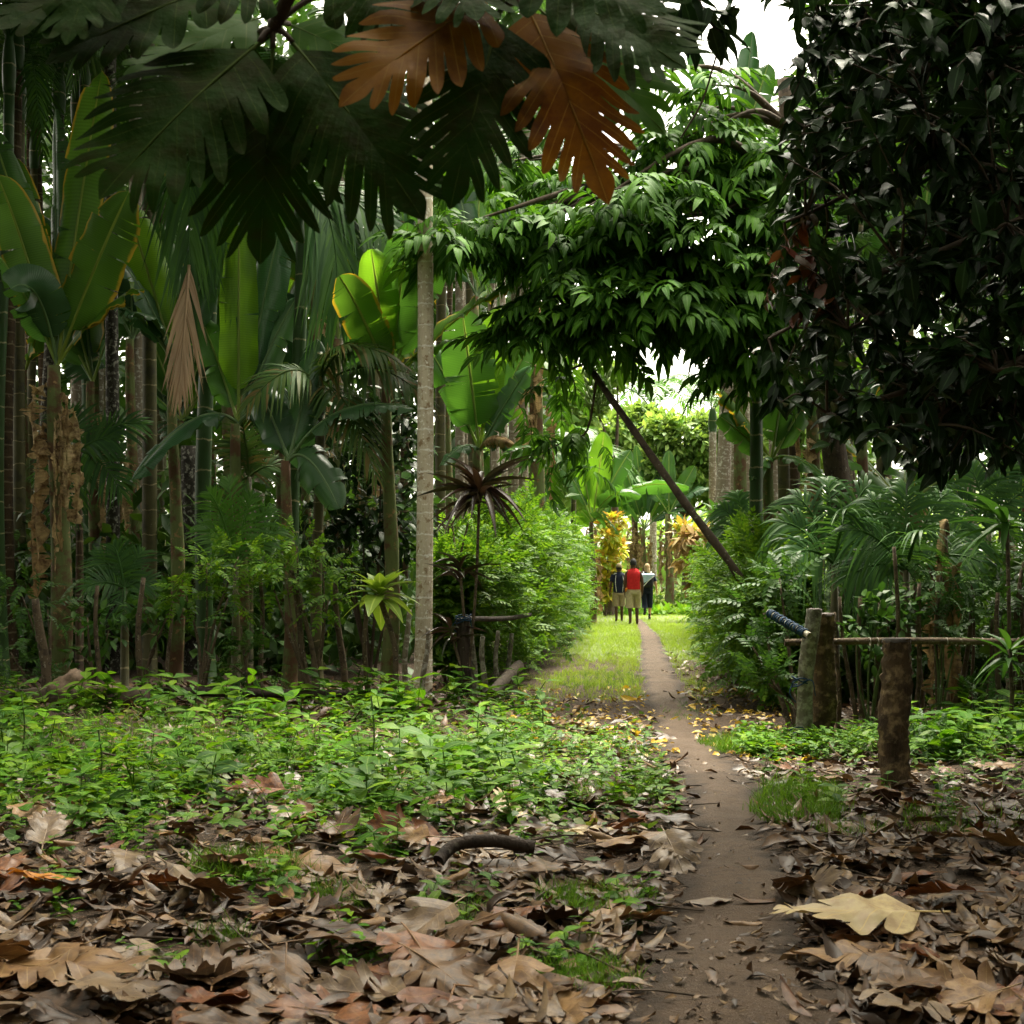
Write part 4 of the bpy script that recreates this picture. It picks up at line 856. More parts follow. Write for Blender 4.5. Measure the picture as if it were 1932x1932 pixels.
banana(1720, 22, 600, [(1640, 350, .2, .1, .25, 'c', B), (1760, 280, .2, .0, .25, 'c', B), (1860, 420, 0, .2, .25, 'u', B), (1700, 200, .1, .05, .25, 'c', BL), (1600, 480, -.3, .4, .2, 'u', BD)], 'banana plant hidden behind the middle of the dark glossy tree', rad_=.12, seed=17, dead=2)
banana(1795, 13.8, 1010, [(1770, 1180, -.2, .9, .06, 'c', BX)], 'broken pale dead banana stem behind the rail fence', 1788, .06, 'cut', dead=3, seed=18)
for i in range(12):
    px = U(-150, 960); D = U(23, 33); c = U(560, 860)
    lv = [(px + U(-190, 190), c - U(60, 300), U(-.5, .8), U(0, .25), U(.22, .32), random.choice('ccu'), random.choice([B, BD, BE, BL])) for _ in range(6)]
    banana(px, D, c, lv, 'banana plant standing far back among the palms left of the path', rad_=.1, seed=40 + i, group='banana plants deep in the plantation')
for i, (px, c) in enumerate([(250, 640), (640, 640), (175, 720), (700, 720), (430, 560), (20, 600), (600, 520), (330, 830)]):
    D = 21.5 + (i * 1.7) % 3
    lv = [(px + U(-150, 150), c - U(40, 280), U(-.5, .5), U(0, .3), U(.24, .33), random.choice('ccul'), random.choice([B, BD, BD, BE, B])) for _ in range(7)]
    banana(px, D, c, lv, 'banana plant with ' + ['torn leaves just right of the tattered one', 'leaves crowding the left side of the light trunk', 'low leaves among the pale trunks', 'leaves half behind the dry tipped palm', 'leaves above the bright upright leaf', 'leaves cut by the picture edge', 'high leaves under the lobed leaf cluster', 'low leaves under the brown hanging frond'][i], rad_=.1, seed=130 + i, dead=2)
for i in range(5):
    px = U(1560, 2050); D = U(18, 27); c = U(760, 980)
    lv = [(px + U(-170, 170), c - U(40, 260), U(-.5, .8), U(0, .25), U(.2, .3), random.choice('ccu'), random.choice([B, BD, BE, BL])) for _ in range(6)]
    banana(px, D, c, lv, 'banana plant standing in the shade behind the rail fence', rad_=.1, seed=70 + i, group='banana plants behind the rail fence')
for i in range(4):
    px = U(1060, 1440); D = U(60, 68); c = U(950, 1010)
    lv = [(px + U(-80, 80), c - U(20, 110), U(-.5, .8), U(0, .25), U(.25, .35), random.choice('ccu'), random.choice([B, BL, BL])) for _ in range(7)]
    banana(px, D, c, lv, 'banana plant on the far side of the clearing', rad_=.13, seed=90 + i, group='banana plants beyond the clearing', dead=3)

# ================================================================ HEDGES AND SHRUBS
def spray(g, tms, pos, out, size, droop=.0, jit=.5):
    """compound leaves with random outward headings"""
    pos = np.asarray(pos, float); k = len(pos); d = nrm(np.asarray(out, float) + rng.normal(size=(k, 3)) * jit - A([0, 0, droop])); up = A([0, 0, 1.]) + rng.normal(size=(k, 3)) * .3
    for i, tm in enumerate(tms): scatter(g, tm, pos[i::len(tms)], d[i::len(tms)], up[i::len(tms)], size[i::len(tms)])
def hedge(line, side, h, n, label, mat, dens, hvar):
    t = thing('hedge', label, 'hedge', (line[0][0], line[0][1], 0)); o = A([line[0][0], line[0][1], 0])
    s = dens(rng.uniform(0, 1, n)); y = line[0][1] + (line[-1][1] - line[0][1]) * s; x0 = np.interp(y, line[:, 1], line[:, 0])
    q = rng.uniform(0, 1, n); hh = h * (.72 + .28 * np.clip((y - line[0][1]) / 4, 0, 1)) * (1 + hvar * np.sin(y * 1.9) + hvar * .7 * np.sin(y * 4.7 + 1))
    face = q < .62
    z = np.where(face, hh * rng.uniform(.04, 1, n) ** .85, hh * (rng.uniform(.82, 1.04, n) + .22 * rng.uniform(0, 1, n) ** 5))
    dep = np.where(face, rng.uniform(-.12, .28, n) - .25 * rng.uniform(0, 1, n) ** 6 + .14 * np.sin(y * 5 + z * 4) + .18 * np.sin(y * 2.1 + z * 2.3), rng.uniform(0, .6, n))
    x = x0 + side * dep
    end = rng.uniform(size=n) < .10; y = np.where(end, line[0][1] + rng.uniform(-.2, .2, n), y); x = np.where(end, line[0][0] + side * rng.uniform(0, .55, n), x); z = np.where(end, h * rng.uniform(.1, .74, n), z)
    P = np.stack([x, y, np.maximum(z, .05)], -1) - o
    outd = np.where(face[:, None], A([-side * .8, -.35, .35]), A([-side * .2, -.2, .9])); outd = np.where(end[:, None], A([0, -1., .3]), outd)
    g = Geo(); spray(g, T_HED, P, outd, rng.uniform(.17, .31, n) * (1 + .2 * (y - line[0][1]) / 25), .1, .55); g.obj('foliage', MT[mat], t)
    for i in range(34):
        g = Geo()
        yy = line[0][1] + (line[-1][1] - line[0][1]) * (i / 34) ** 1.4; xx = float(np.interp(yy, line[:, 1], line[:, 0])) + side * U(.2, .7)
        b = A([xx, yy, -.03]) - o; tube(g, poly([b, b + A([U(-.1, .1), U(-.1, .1), h * .5]), b + A([U(-.2, .2), U(-.2, .2), h * .95])], 7), [.028, .026, .024, .022, .02, .016, .012], 6, cap=False)
        g.obj('stem', MT['stake'], t)
    return t
hedge(HL, -1, 2.1, 8200, 'tall bright green hedge left of the path with fine leaflets', 'hedge', lambda u: u ** 1.3, .05)
hedge(HR, 1, 1.72, 7000, 'bright green hedge right of the path below the leaning trunk', 'hedge', lambda u: u ** 1.4, .07)

def shrub(name, px, D, clusters, label, mat, tms, n, size, cat='shrub', stem='stake', sr=.022, base_px=None, jit=.7, droop=.1, group=None, flat=.7):
    """stems from the foot to each cluster (px, py, radius_px, dD), compound or simple leaves about each"""
    D0 = D; x = ((px if base_px is None else base_px) / 1932 - .5) * D / F; t = thing(name, label, cat, (x, D, 0), group); o = A([x, D, 0])
    gs = Geo(); gl = Geo()
    for cx, cy, rr, dd in clusters:
        c = pw(cx, cy, D0 + dd) - o; r_ = rr * (D0 + dd) / F / 1932
        tube(gs, poly([A([U(-.03, .03), U(-.03, .03), -.04]), c * .5 + A([U(-.08, .08), U(-.08, .08), .05]), c], 9), sr * np.linspace(1.1, .35, 9), 6, noise=.06)
        k = int(n); d = nrm(rng.normal(size=(k, 3))); d[:, 2] = d[:, 2] * flat; P = c + d * r_ * rng.uniform(.15, 1, (k, 1)) ** .5
        P[:, 2] = np.maximum(P[:, 2], .04)
        spray(gl, tms, P, d + A([0, 0, .15]), rng.uniform(.7, 1.25, k) * size, droop, jit)
    gs.obj('stem', MT[stem], t); gl.obj('foliage', MT[mat], t); return t
# leafy living stakes of the left fence
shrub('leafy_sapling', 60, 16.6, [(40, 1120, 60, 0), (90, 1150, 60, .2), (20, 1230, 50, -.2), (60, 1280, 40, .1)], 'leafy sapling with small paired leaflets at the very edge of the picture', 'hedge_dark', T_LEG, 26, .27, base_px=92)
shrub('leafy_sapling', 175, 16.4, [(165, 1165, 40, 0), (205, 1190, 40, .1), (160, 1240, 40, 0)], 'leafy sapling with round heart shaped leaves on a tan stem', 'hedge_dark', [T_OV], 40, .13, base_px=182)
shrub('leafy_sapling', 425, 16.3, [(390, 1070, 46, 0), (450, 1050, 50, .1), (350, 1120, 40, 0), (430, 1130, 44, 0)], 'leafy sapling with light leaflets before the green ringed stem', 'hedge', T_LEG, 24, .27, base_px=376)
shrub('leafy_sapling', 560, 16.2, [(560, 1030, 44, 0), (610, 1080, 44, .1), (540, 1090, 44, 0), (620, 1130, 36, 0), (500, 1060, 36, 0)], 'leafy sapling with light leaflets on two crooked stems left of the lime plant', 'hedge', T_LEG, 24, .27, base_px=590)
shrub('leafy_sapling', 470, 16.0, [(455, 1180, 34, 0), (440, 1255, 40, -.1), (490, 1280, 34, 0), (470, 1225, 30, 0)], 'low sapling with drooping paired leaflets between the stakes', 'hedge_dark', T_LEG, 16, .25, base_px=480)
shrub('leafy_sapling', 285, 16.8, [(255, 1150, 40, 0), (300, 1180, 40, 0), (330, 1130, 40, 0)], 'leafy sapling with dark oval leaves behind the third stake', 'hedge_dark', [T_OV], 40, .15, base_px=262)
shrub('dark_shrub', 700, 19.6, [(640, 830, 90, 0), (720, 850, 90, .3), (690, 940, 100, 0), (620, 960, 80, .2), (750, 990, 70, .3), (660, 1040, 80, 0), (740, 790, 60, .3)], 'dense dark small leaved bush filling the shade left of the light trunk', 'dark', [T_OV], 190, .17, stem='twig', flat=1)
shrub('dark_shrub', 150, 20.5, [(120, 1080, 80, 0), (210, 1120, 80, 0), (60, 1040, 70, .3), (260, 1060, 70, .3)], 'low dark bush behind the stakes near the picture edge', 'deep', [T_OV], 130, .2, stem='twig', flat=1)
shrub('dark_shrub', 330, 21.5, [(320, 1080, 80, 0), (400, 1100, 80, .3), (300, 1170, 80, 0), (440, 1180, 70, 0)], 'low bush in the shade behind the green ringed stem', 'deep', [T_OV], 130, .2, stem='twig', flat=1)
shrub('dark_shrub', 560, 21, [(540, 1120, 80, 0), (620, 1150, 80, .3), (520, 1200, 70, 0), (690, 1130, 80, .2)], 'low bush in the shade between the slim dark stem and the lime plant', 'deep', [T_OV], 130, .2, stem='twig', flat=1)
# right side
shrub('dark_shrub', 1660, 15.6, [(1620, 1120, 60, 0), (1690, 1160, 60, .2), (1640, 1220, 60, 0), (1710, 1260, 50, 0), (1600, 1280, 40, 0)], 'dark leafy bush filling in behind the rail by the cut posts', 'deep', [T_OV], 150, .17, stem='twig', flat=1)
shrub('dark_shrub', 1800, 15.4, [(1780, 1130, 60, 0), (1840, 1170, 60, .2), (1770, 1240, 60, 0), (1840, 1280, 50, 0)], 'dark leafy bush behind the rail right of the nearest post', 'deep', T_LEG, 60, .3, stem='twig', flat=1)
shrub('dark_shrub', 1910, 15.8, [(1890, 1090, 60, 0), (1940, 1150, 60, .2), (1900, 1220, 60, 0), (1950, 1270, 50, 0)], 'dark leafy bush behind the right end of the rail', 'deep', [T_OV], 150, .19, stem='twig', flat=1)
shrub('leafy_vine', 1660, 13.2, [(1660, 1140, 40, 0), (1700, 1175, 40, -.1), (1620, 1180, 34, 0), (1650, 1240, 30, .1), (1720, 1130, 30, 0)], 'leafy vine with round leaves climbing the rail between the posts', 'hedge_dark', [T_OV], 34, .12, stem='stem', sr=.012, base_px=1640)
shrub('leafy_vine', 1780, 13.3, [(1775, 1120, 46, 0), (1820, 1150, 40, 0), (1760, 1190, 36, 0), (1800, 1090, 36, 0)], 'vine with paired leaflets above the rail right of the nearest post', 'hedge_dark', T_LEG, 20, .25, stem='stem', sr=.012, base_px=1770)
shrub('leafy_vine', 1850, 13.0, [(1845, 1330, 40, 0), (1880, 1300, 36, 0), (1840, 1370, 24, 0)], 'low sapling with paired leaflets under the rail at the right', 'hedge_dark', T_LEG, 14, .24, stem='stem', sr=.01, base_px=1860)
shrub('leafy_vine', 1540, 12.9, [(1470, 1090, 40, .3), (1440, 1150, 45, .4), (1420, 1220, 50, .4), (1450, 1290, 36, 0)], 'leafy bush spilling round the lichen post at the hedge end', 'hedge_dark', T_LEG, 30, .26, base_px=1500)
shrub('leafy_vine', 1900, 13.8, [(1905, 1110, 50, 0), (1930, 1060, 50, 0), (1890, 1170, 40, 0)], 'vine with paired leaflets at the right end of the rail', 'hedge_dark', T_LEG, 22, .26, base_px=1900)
for px, py, D, s, lab in [(1900, 980, 13.4, .55, 'strap leaved plant on a thin cane at the right edge, tallest of its kind'), (1905, 1225, 12.2, .32, 'small strap leaved plant beside the right end of the rail'), 
    (1400, 975, 24, .6, 'strap leaved plant rising behind the top of the leaning trunk foot'), (1350, 965, 29, .6, 'strap leaved plant on the far part of the right hedge')]:
    t = thing('strap_leaf_plant', lab, 'plant', (*pw(px, py, D)[:2], 0)); z = pw(px, py, D)[2]
    g = Geo(); tube(g, [[0, 0, -.03], [.02, 0, z * .5], [0, 0, z]], .018, 6); g.obj('stem', MT['stake'], t)
    n = 20; a = rng.uniform(0, 6.28, n); e = rng.uniform(-.3, 1.6, n); g = Geo()
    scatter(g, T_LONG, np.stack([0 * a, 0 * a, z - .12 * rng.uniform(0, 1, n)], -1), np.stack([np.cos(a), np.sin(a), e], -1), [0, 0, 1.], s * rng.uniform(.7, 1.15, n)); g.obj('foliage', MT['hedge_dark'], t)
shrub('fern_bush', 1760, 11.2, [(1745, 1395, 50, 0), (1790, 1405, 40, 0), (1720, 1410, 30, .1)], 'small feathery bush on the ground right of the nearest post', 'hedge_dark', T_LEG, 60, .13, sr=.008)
# the lime green rosette and the red-brown cordyline
t = thing('rosette_plant', 'lime green rosette of broad leaves on a bare stem', 'plant', (*pg(742, 1325)[:2], 0)); D = float(t.location[1]); c = pw(716, 1125, D) - A(t.location)
g = Geo(); tube(g, poly([[0, 0, -.04], [.02, 0, c[2] * .5], c], 10), .03, 8, noise=.05); g.obj('stem', MT['stake'], t)
tmb = [t_leaf(.44, 8, .2, dr, .95, .01, i) for i, dr in enumerate((.25, .5, .75))]
n = 20; g = Geo()
for i in range(n):
    a = i * 2.4; e = 1.5 - 1.6 * i / n
    scatter(g, tmb[0 if i < 6 else 1 if i < 13 else 2], [c + A([0, 0, .08 - .006 * i])], [[math.cos(a), math.sin(a), e]], [0, 0, 1.] if e < .9 else [math.cos(a) * -1, -math.sin(a), .6], [U(.32, .46) * (.75 if i < 5 else 1)])
g.obj('foliage', MT['bright'], t)
t = thing('cordyline', 'dark reddish brown spiky cordyline on two thin canes', 'plant', (*pg(878, 1322)[:2], 0)); D = float(t.location[1]); o = A(t.location)
tl = t_leaf(.13, 8, .3, .45, .75)
for k, (cx, cy, nn_, s, lab) in enumerate([(905, 925, 46, .62, None), (868, 1075, 16, .42, None), (850, 1190, 14, .4, None)]):
    c = pw(cx, cy, D) - o; g = Geo(); tube(g, poly([[k * .05, 0, -.04], c * .5 + A([.03, 0, 0]), c], 12), .016, 7); g.obj('cane', MT['stake'], t)
    g = Geo(); a = rng.uniform(0, 6.28, nn_); e = rng.uniform(-.5, 1.9, nn_)
    scatter(g, tl, c + np.stack([0 * a, 0 * a, rng.uniform(-.15, .05, nn_)], -1), np.stack([np.cos(a), np.sin(a), e], -1), [0, 0, 1.], s * rng.uniform(.65, 1.1, nn_)); g.obj('foliage', MT['cordy'], t)
# seedlings in the weeds
for px, py, s, k, lab in [(1020, 1385, .3, 5, 'pale round leaved seedling, tallest near the bend of the path'), (700, 1470, .55, 8, 'broad leaved seedling standing highest in the middle of the weeds'), (715, 1510, .3, 6, 'small lobed seedling just below the broad leaved one'), (185, 1500, .4, 7, 'broad leaved seedling in the weeds near the picture edge'),
                        (40, 1440, .5, 9, 'bushy dark leaved seedling at the left of the weeds')]:
    p = pg(px, py); t = thing('seedling', lab, 'plant', p); g = Geo(); tube(g, poly([[0, 0, -.02], [.02, .01, s * .6], [0, 0, s]], 7), .006, 5); g.obj('stem', MT['stem'], t)
    a = np.arange(k) * 2.4; zz = s * (1 - .09 * np.arange(k)); g = Geo()
    scatter(g, t_leaf(.62, 8, .16, .22, .9, .012, k), np.stack([0 * a, 0 * a, zz], -1), np.stack([np.cos(a), np.sin(a), .15 + 0 * a], -1), [0, 0, 1.], rng.uniform(.13, .2, k)); g.obj('foliage', MT['weed'], t)

# ================================================================ FENCES
def post(name, px, D, toppx, r, mat, label, lean=0.0, end='endgrain', seed=0, cat='post', nz=.15, n=44):
    x = (px / 1932 - .5) * D / F; t = thing(name, label, cat, (x, D, 0)); z = hz(toppx, D); q = np.linspace(0, 1, n); rr = np.random.default_rng(seed)
    pts = np.stack([lean * q + .012 * np.sin(q * 7 + seed), 0 * q, -.1 + (z + .1) * q], -1)
    g = Geo(); tube(g, pts, r * (1.06 - .10 * q + .04 * np.sin(q * 9 + seed)), 20, cap=False, noise=nz, seed=seed); sh = g.obj('shaft', MT[mat], t)
    g = Geo(); v = np.concatenate(g.v) if g.v else None
    th = np.linspace(0, 2 * PI, 20, endpoint=False); c = pts[-1]
    for rad_, zz in ((r * .93, -.012), (r * .86, .004)): pass
    ring = lambda k, dz: np.stack([c[0] + r * k * np.cos(th), c[1] + r * k * np.sin(th), np.full(20, c[2] + dz)], -1) + rr.normal(size=(20, 3)) * .003
    V = np.concatenate([ring(.97, -.02), ring(.93, .004), ring(.5, .008), ring(.05, .006)]); g.add(V, grid_faces(4, 20, 0, True)); g.obj('cut_top', MT[end], sh)
    return t
post('fence_post', 1690, 9.63, 1206, .094, 'post', 'thick bark stripped cut post standing nearest, alone before the rail', -.0, seed=2)
post('fence_post', 1551, 12.47, 1158, .092, 'post', 'stout light brown cut post beside the lichen covered one', .015, seed=5)
post('fence_post', 1511, 12.3, 1150, .064, 'post_lichen', 'slimmer grey lichen covered post at the end of the rail', .10, seed=7, nz=.04)
t = thing('fence_rail', 'long dark horizontal pole lashed to the posts with pale wire', 'rail', pw(1490, 1212, 12.75))
o = A(t.location); g = Geo(); tube(g, poly([pw(1480, 1212, 12.75) - o, pw(1700, 1209, 12.75) - o, pw(1960, 1212, 12.6) - o, pw(2080, 1213, 12.6) - o], 24), .030, 10, noise=.05); pl_ = g.obj('pole', MT['stake'], t)
g = Geo()
for px in list(range(1785, 1930, 17)) + [1640, 1655]:
    c = pw(px, 1211, 12.7) - o; th = np.linspace(0, 6.4, 16); tube(g, np.stack([c[0] + .012 * th / 6 + 0 * th, c[1] + .034 * np.cos(th), c[2] + .034 * np.sin(th)], -1), .004, 4, cap=False)
g.obj('wire_binding', MT['wire'], pl_)
t = thing('wrapped_pole', 'short slanted pole end wrapped in blue cord', 'pole', pw(1528, 1200, 12.0)); o = A(t.location)
g = Geo(); a, b = pw(1528, 1200, 12.0) - o, pw(1450, 1156, 12.6) - o; tube(g, poly([a, (a + b) / 2, b], 10), .028, 12, noise=.05); pl_ = g.obj('pole', MT['post_lichen'], t)
g = Geo(); th = np.linspace(0, 2 * PI * 34, 420); ax = nrm(b - a); e1 = nrm(np.cross(ax, A([0, 0, 1.]))); e2 = np.cross(ax, e1)
sp_ = a + (b - a) * (np.linspace(.08, .98, 420) + .012 * np.sin(np.arange(420) * .21))[:, None] + (.031 + .004 * np.sin(np.arange(420) * .37)[:, None]) * (np.cos(th)[:, None] * e1 + np.sin(th)[:, None] * e2); tube(g, sp_, .007, 5)
g.obj('cord', MT['rope'], pl_)
def knot(name, px, py, D, r, label, turns=3, tail=.15):
    t_ = pw(px, py, D); g = Geo(); th = np.linspace(0, 2 * PI * turns, 20 * turns)
    tube(g, np.stack([r * np.cos(th), r * np.sin(th), .03 * np.sin(th * 1.3) + .012 * th / 6.28], -1), .006, 5)
    tube(g, poly([[-r, -.02, 0], [-r - .03, -.05, -tail * .5], [-r + .02, -.06, -tail]], 8), .005, 5)
    tube(g, poly([[0, -r, 0.02], [.06, -r - .05, .04], [.1, -r - .03, -tail * .6]], 8), .005, 5)
    tag(g.obj(name, MT['rope'], None, loc=t_), label, 'cord')
knot('blue_cord', 1511, 1290, 12.3, .072, 'blue cord tied round the lichen post near its middle')
knot('blue_cord', 1505, 1427 - 45, 12.3, .074, 'blue cord tied round the foot of the lichen post', 2, .06)
post('fence_post', 874, 16.1, 1168, .075, 'post_dark', 'dark square cut post with blue cord at its top beside the light trunk', .01, seed=11, nz=.05)
knot('blue_cord', 874, 1172, 16.1, .085, 'tangled blue cord round the top of the dark post', 4, .12)
t = thing('fence_rail', 'short dark rail running back from the dark post along the left hedge', 'rail', pw(874, 1168, 16.15)); o = A(t.location)
g = Geo(); tube(g, poly([A([0, .1, 0]), pw(930, 1168, 17.2) - o, pw(1000, 1160, 20) - o], 10), .03, 8); g.obj('pole', MT['post_dark'], t)
STK = [(86, 1130, 20, 'first tan stake from the picture edge, foot among dark bushes', -14), (182, 1105, 10, 'straight tan stake standing behind the rotting log', 4), (262, 1090, 12, 'thin brown stake right of the rotting log', 6), (320, 1150, 8, 'short thin brown stake between two saplings', 0),
       (498, 1090, 10, 'grey stake below the sapling with light leaflets', -10), (574, 1075, 12, 'dark stake leaning a little left of the lime plant', -22), (600, 1120, 10, 'thin stake behind the leaning dark one', -30), (648, 1100, 13, 'forked looking stake nearest the lime plant', -12), (690, 1130, 11, 'short dark stake just left of the lime plant stem', 4),
       (768, 1150, 12, 'thin white blotched stake against the foot of the light trunk', 0), (800, 1185, 10, 'thin whitish stake just right of the light trunk', 4)]
for i, (px, ty, w, lab, lean) in enumerate(STK):
    D = 16.4 + U(-.3, .3); x = (px / 1932 - .5) * D / F; lx = lean * D / F / 1932; z = hz(ty, D); g = Geo(); q = np.linspace(0, 1, 12)
    tube(g, np.stack([lx * q + .025 * np.sin(q * 5 + i), .02 * np.sin(q * 4 + i), -.05 + (z + .05) * q], -1), w * .5 * D / F / 1932 * (1.1 - .35 * q), 8, noise=.08, seed=i)
    tag(g.obj('fence_stake', MT['areca_pale' if 'whit' in lab else 'stake'], None, loc=(x, D, 0)), lab, 'stake', 'stakes of the left fence')
for i, (px, ty, lab) in enumerate([(893, 1180, 'stake right beside the dark corded post'), (912, 1200, 'second thin stake behind the dark corded post'), (938, 1190, 'stake under the left hedge end with blue ties'), (962, 1195, 'stake half covered by the left hedge foliage')]):
    D = 16.5 + i * .55; x = (px / 1932 - .5) * D / F; z = hz(ty, D); g = Geo(); q = np.linspace(0, 1, 10)
    tube(g, np.stack([.02 * np.sin(q * 5 + i), 0 * q, -.05 + (z + .05) * q], -1), .032 * (1.1 - .3 * q), 8, noise=.08, seed=i + 30)
    tag(g.obj('fence_stake', MT['post_lichen'], None, loc=(x, D, 0)), lab, 'stake', 'stakes of the left fence')
for i in range(19):
    px = 1585 + i * 22.5 + U(-6, 6); D = U(13.0, 14.4); x = (px / 1932 - .5) * D / F; z = hz(U(1000, 1190), D); g = Geo(); q = np.linspace(0, 1, 10); l = rng.normal(size=2) * .07
    tube(g, np.stack([l[0] * q + .02 * np.sin(q * 5 + i), l[1] * q, -.05 + (z + .05) * q], -1), U(.014, .028) * (1.1 - .4 * q), 7, noise=.08, seed=i + 60)
    tag(g.obj('fence_stake', MT['stake'], None, loc=(x, D, 0)), 'thin upright brown stake behind the rail in the shade', 'stake', 'stakes behind the rail')

# ================================================================ THE LEANING TRUNK
t = thing('leaning_tree', 'thin dark trunk leaning steeply across the view over the path', 'tree', (*pw(1470, 1210, 17.2)[:2], 0)); o = A(t.location)
b0 = pw(1470, 1210, 17.2); b0[2] = -.05
lp = poly([b0 - o, pw(1392, 1085, 16.2) - o, pw(1290, 945, 16.4) - o, pw(1198, 815, 16.9) - o, pw(1108, 685, 17.8) - o, pw(1040, 560, 18.4) - o], 40)
g = Geo(); tube(g, lp, np.linspace(.052, .032, 40) * (1 + .09 * np.sin(np.arange(40) * 1.9)), 10, noise=.08); g.obj('trunk', MT['bark'], t)
g = Geo(); c1 = pw(1108, 685, 17.8) - o
br = [[pw(1125, 715, 17.7) - o, pw(1112, 800, 17.7) - o, pw(1070, 830, 18.6) - o, pw(1010, 860, 18.3) - o], [pw(1198, 815, 16.9) - o, pw(1215, 803, 17.3) - o], [c1, pw(1060, 700, 17.9) - o, pw(1000, 690, 18) - o]]
for b in br: tube(g, poly(b, 10), np.linspace(.018, .006, 10), 6)
g.obj('branch', MT['bark'], t)
g = Geo(); P = []
for cx, cy, rr, n in [(1020, 850, 40, 22), (1070, 830, 40, 26), (1110, 870, 34, 16), (1095, 800, 30, 14), (1040, 720, 50, 26), (1100, 660, 50, 30), (990, 780, 20, 6)]:
    for _ in range(int(n * .24)): P.append(pw(cx + rng.normal() * rr * .6, cy + rng.normal() * rr * .5, 18.5 + rng.normal() * .3) - o)
P = A(P); d = rng.normal(size=P.shape) * A([1, 1, .3]); spray(g, T_PIN, P, d, rng.uniform(.30, .5, len(P)), .5, .3); g.obj('crown', MT['pinnate'], t)

# ================================================================ THE DROOPING-LEAF TREE IN THE MIDDLE
t = thing('broadleaf_tree', 'spreading tree with drooping feathered leaves arching over the path', 'tree', (*pw(1590, 1200, 19.5)[:2], 0)); o = A(t.location)
g = Geo(); tk = [A([0, 0, -.1]), pw(1580, 900, 19.5) - o, pw(1540, 640, 19.2) - o, pw(1500, 420, 19) - o, pw(1480, 150, 19) - o]
tube(g, poly(tk, 24), np.linspace(.2, .09, 24), 12, noise=.06); g.obj('trunk', MT['bark'], t)
CL = [(870, 440, 17.2, 62, 40), (905, 450, 17.2, 45, 26), (960, 400, 17.5, 60, 34), (1005, 455, 17.3, 55, 30), (930, 330, 18.2, 60, 32), (985, 290, 18.4, 55, 24), (1100, 400, 17.2, 60, 34), (1060, 470, 17.4, 66, 40), (1160, 370, 17, 66, 40), (1240, 380, 17, 66, 40), (1300, 440, 17, 66, 40),
      (1180, 450, 17.3, 70, 44), (1020, 560, 17.2, 60, 40), (1075, 520, 17.4, 60, 40), (1120, 560, 17, 60, 42), (1180, 570, 16.8, 60, 44), (1250, 560, 16.8, 66, 44), (1310, 560, 16.9, 56, 40), (1370, 560, 17, 66, 44), (1400, 480, 17.2, 70, 44), (1230, 490, 17.4, 70, 44),
      (1110, 620, 17.2, 46, 30), (1200, 590, 17.0, 40, 24), (1290, 592, 17, 40, 24), (1040, 600, 17.4, 50, 34), (1400, 620, 17.2, 50, 34), (1440, 410, 17.6, 70, 40), (1360, 400, 17.4, 66, 40), (1270, 270, 18, 60, 36), (1330, 250, 18, 60, 36), (1380, 300, 17.8, 60, 36), (1290, 330, 17.8, 60, 36), 
      (1290, 205, 18.3, 40, 20), (1080, 330, 18.2, 50, 24), (1470, 540, 17.6, 70, 40), (1460, 330, 18, 60, 34), (1150, 500, 18, 70, 40), (1330, 510, 17.8, 70, 40), (1450, 640, 17.6, 60, 30), (845, 455, 17.0, 34, 26), (1000, 600, 17.3, 40, 30), (1010, 640, 17.4, 36, 24), (1430, 700, 17.4, 40, 26), (1480, 690, 17.4, 50, 26), (1400, 690, 17.0, 30, 20), (1490, 480, 17.0, 44, 30), (1500, 590, 17.0, 44, 30), (1495, 380, 17.2, 44, 28), (1480, 280, 17.4, 44, 28), (1520, 670, 17.2, 40, 26), (1460, 600, 16.8, 40, 26), (1230, 140, 18.2, 24, 14), (1330, 170, 18.2, 30, 18)]
gl = Geo(); gb = Geo(); hubs = [pw(1535, 610, 19.2) - o, pw(1500, 430, 19) - o, pw(1488, 240, 19) - o]
for i, (cx, cy, D, rr, n) in enumerate(CL):
    cx += rng.normal() * 8; cy += rng.normal() * (14 if cy < 540 else 6); rr *= U(.7, 1.25) if cy < 540 else U(.7, 1)
    n = int(n * (.46 if cx < 1020 else .50))
    c = pw(cx, cy, D) - o; r_ = rr * D / F / 1932
    hb = hubs[0 if cy > 470 else 1 if cy > 300 else 2]; L = np.linalg.norm(c - hb)
    md = (hb + c) / 2 + A([0, 0, .10 * L]) + rng.normal(size=3) * .05 * L
    tube(gb, poly([hb, md, c], 14), np.linspace(.018 + .020 * L, .009, 14), 6, cap=False)
    a = rng.uniform(0, 6.28, n); rad2 = np.sqrt(rng.uniform(0, 1, n)); lay = rng.integers(0, 3, n)
    P = c + np.stack([np.cos(a) * rad2 * r_ * .8, np.sin(a) * rad2 * r_ * .9, (lay - 1) * r_ * .24 + rng.normal(size=n) * r_ * .06 - .42 * r_ * rad2 ** 2], -1)
    spray(gl, T_PIN, P, np.stack([np.cos(a), np.sin(a), .25 + 0 * a], -1), rng.uniform(.36, .62, n), .25, .25)
gb.obj('branches', MT['bark'], t); gl.obj('crown', MT['pinnate'], t)

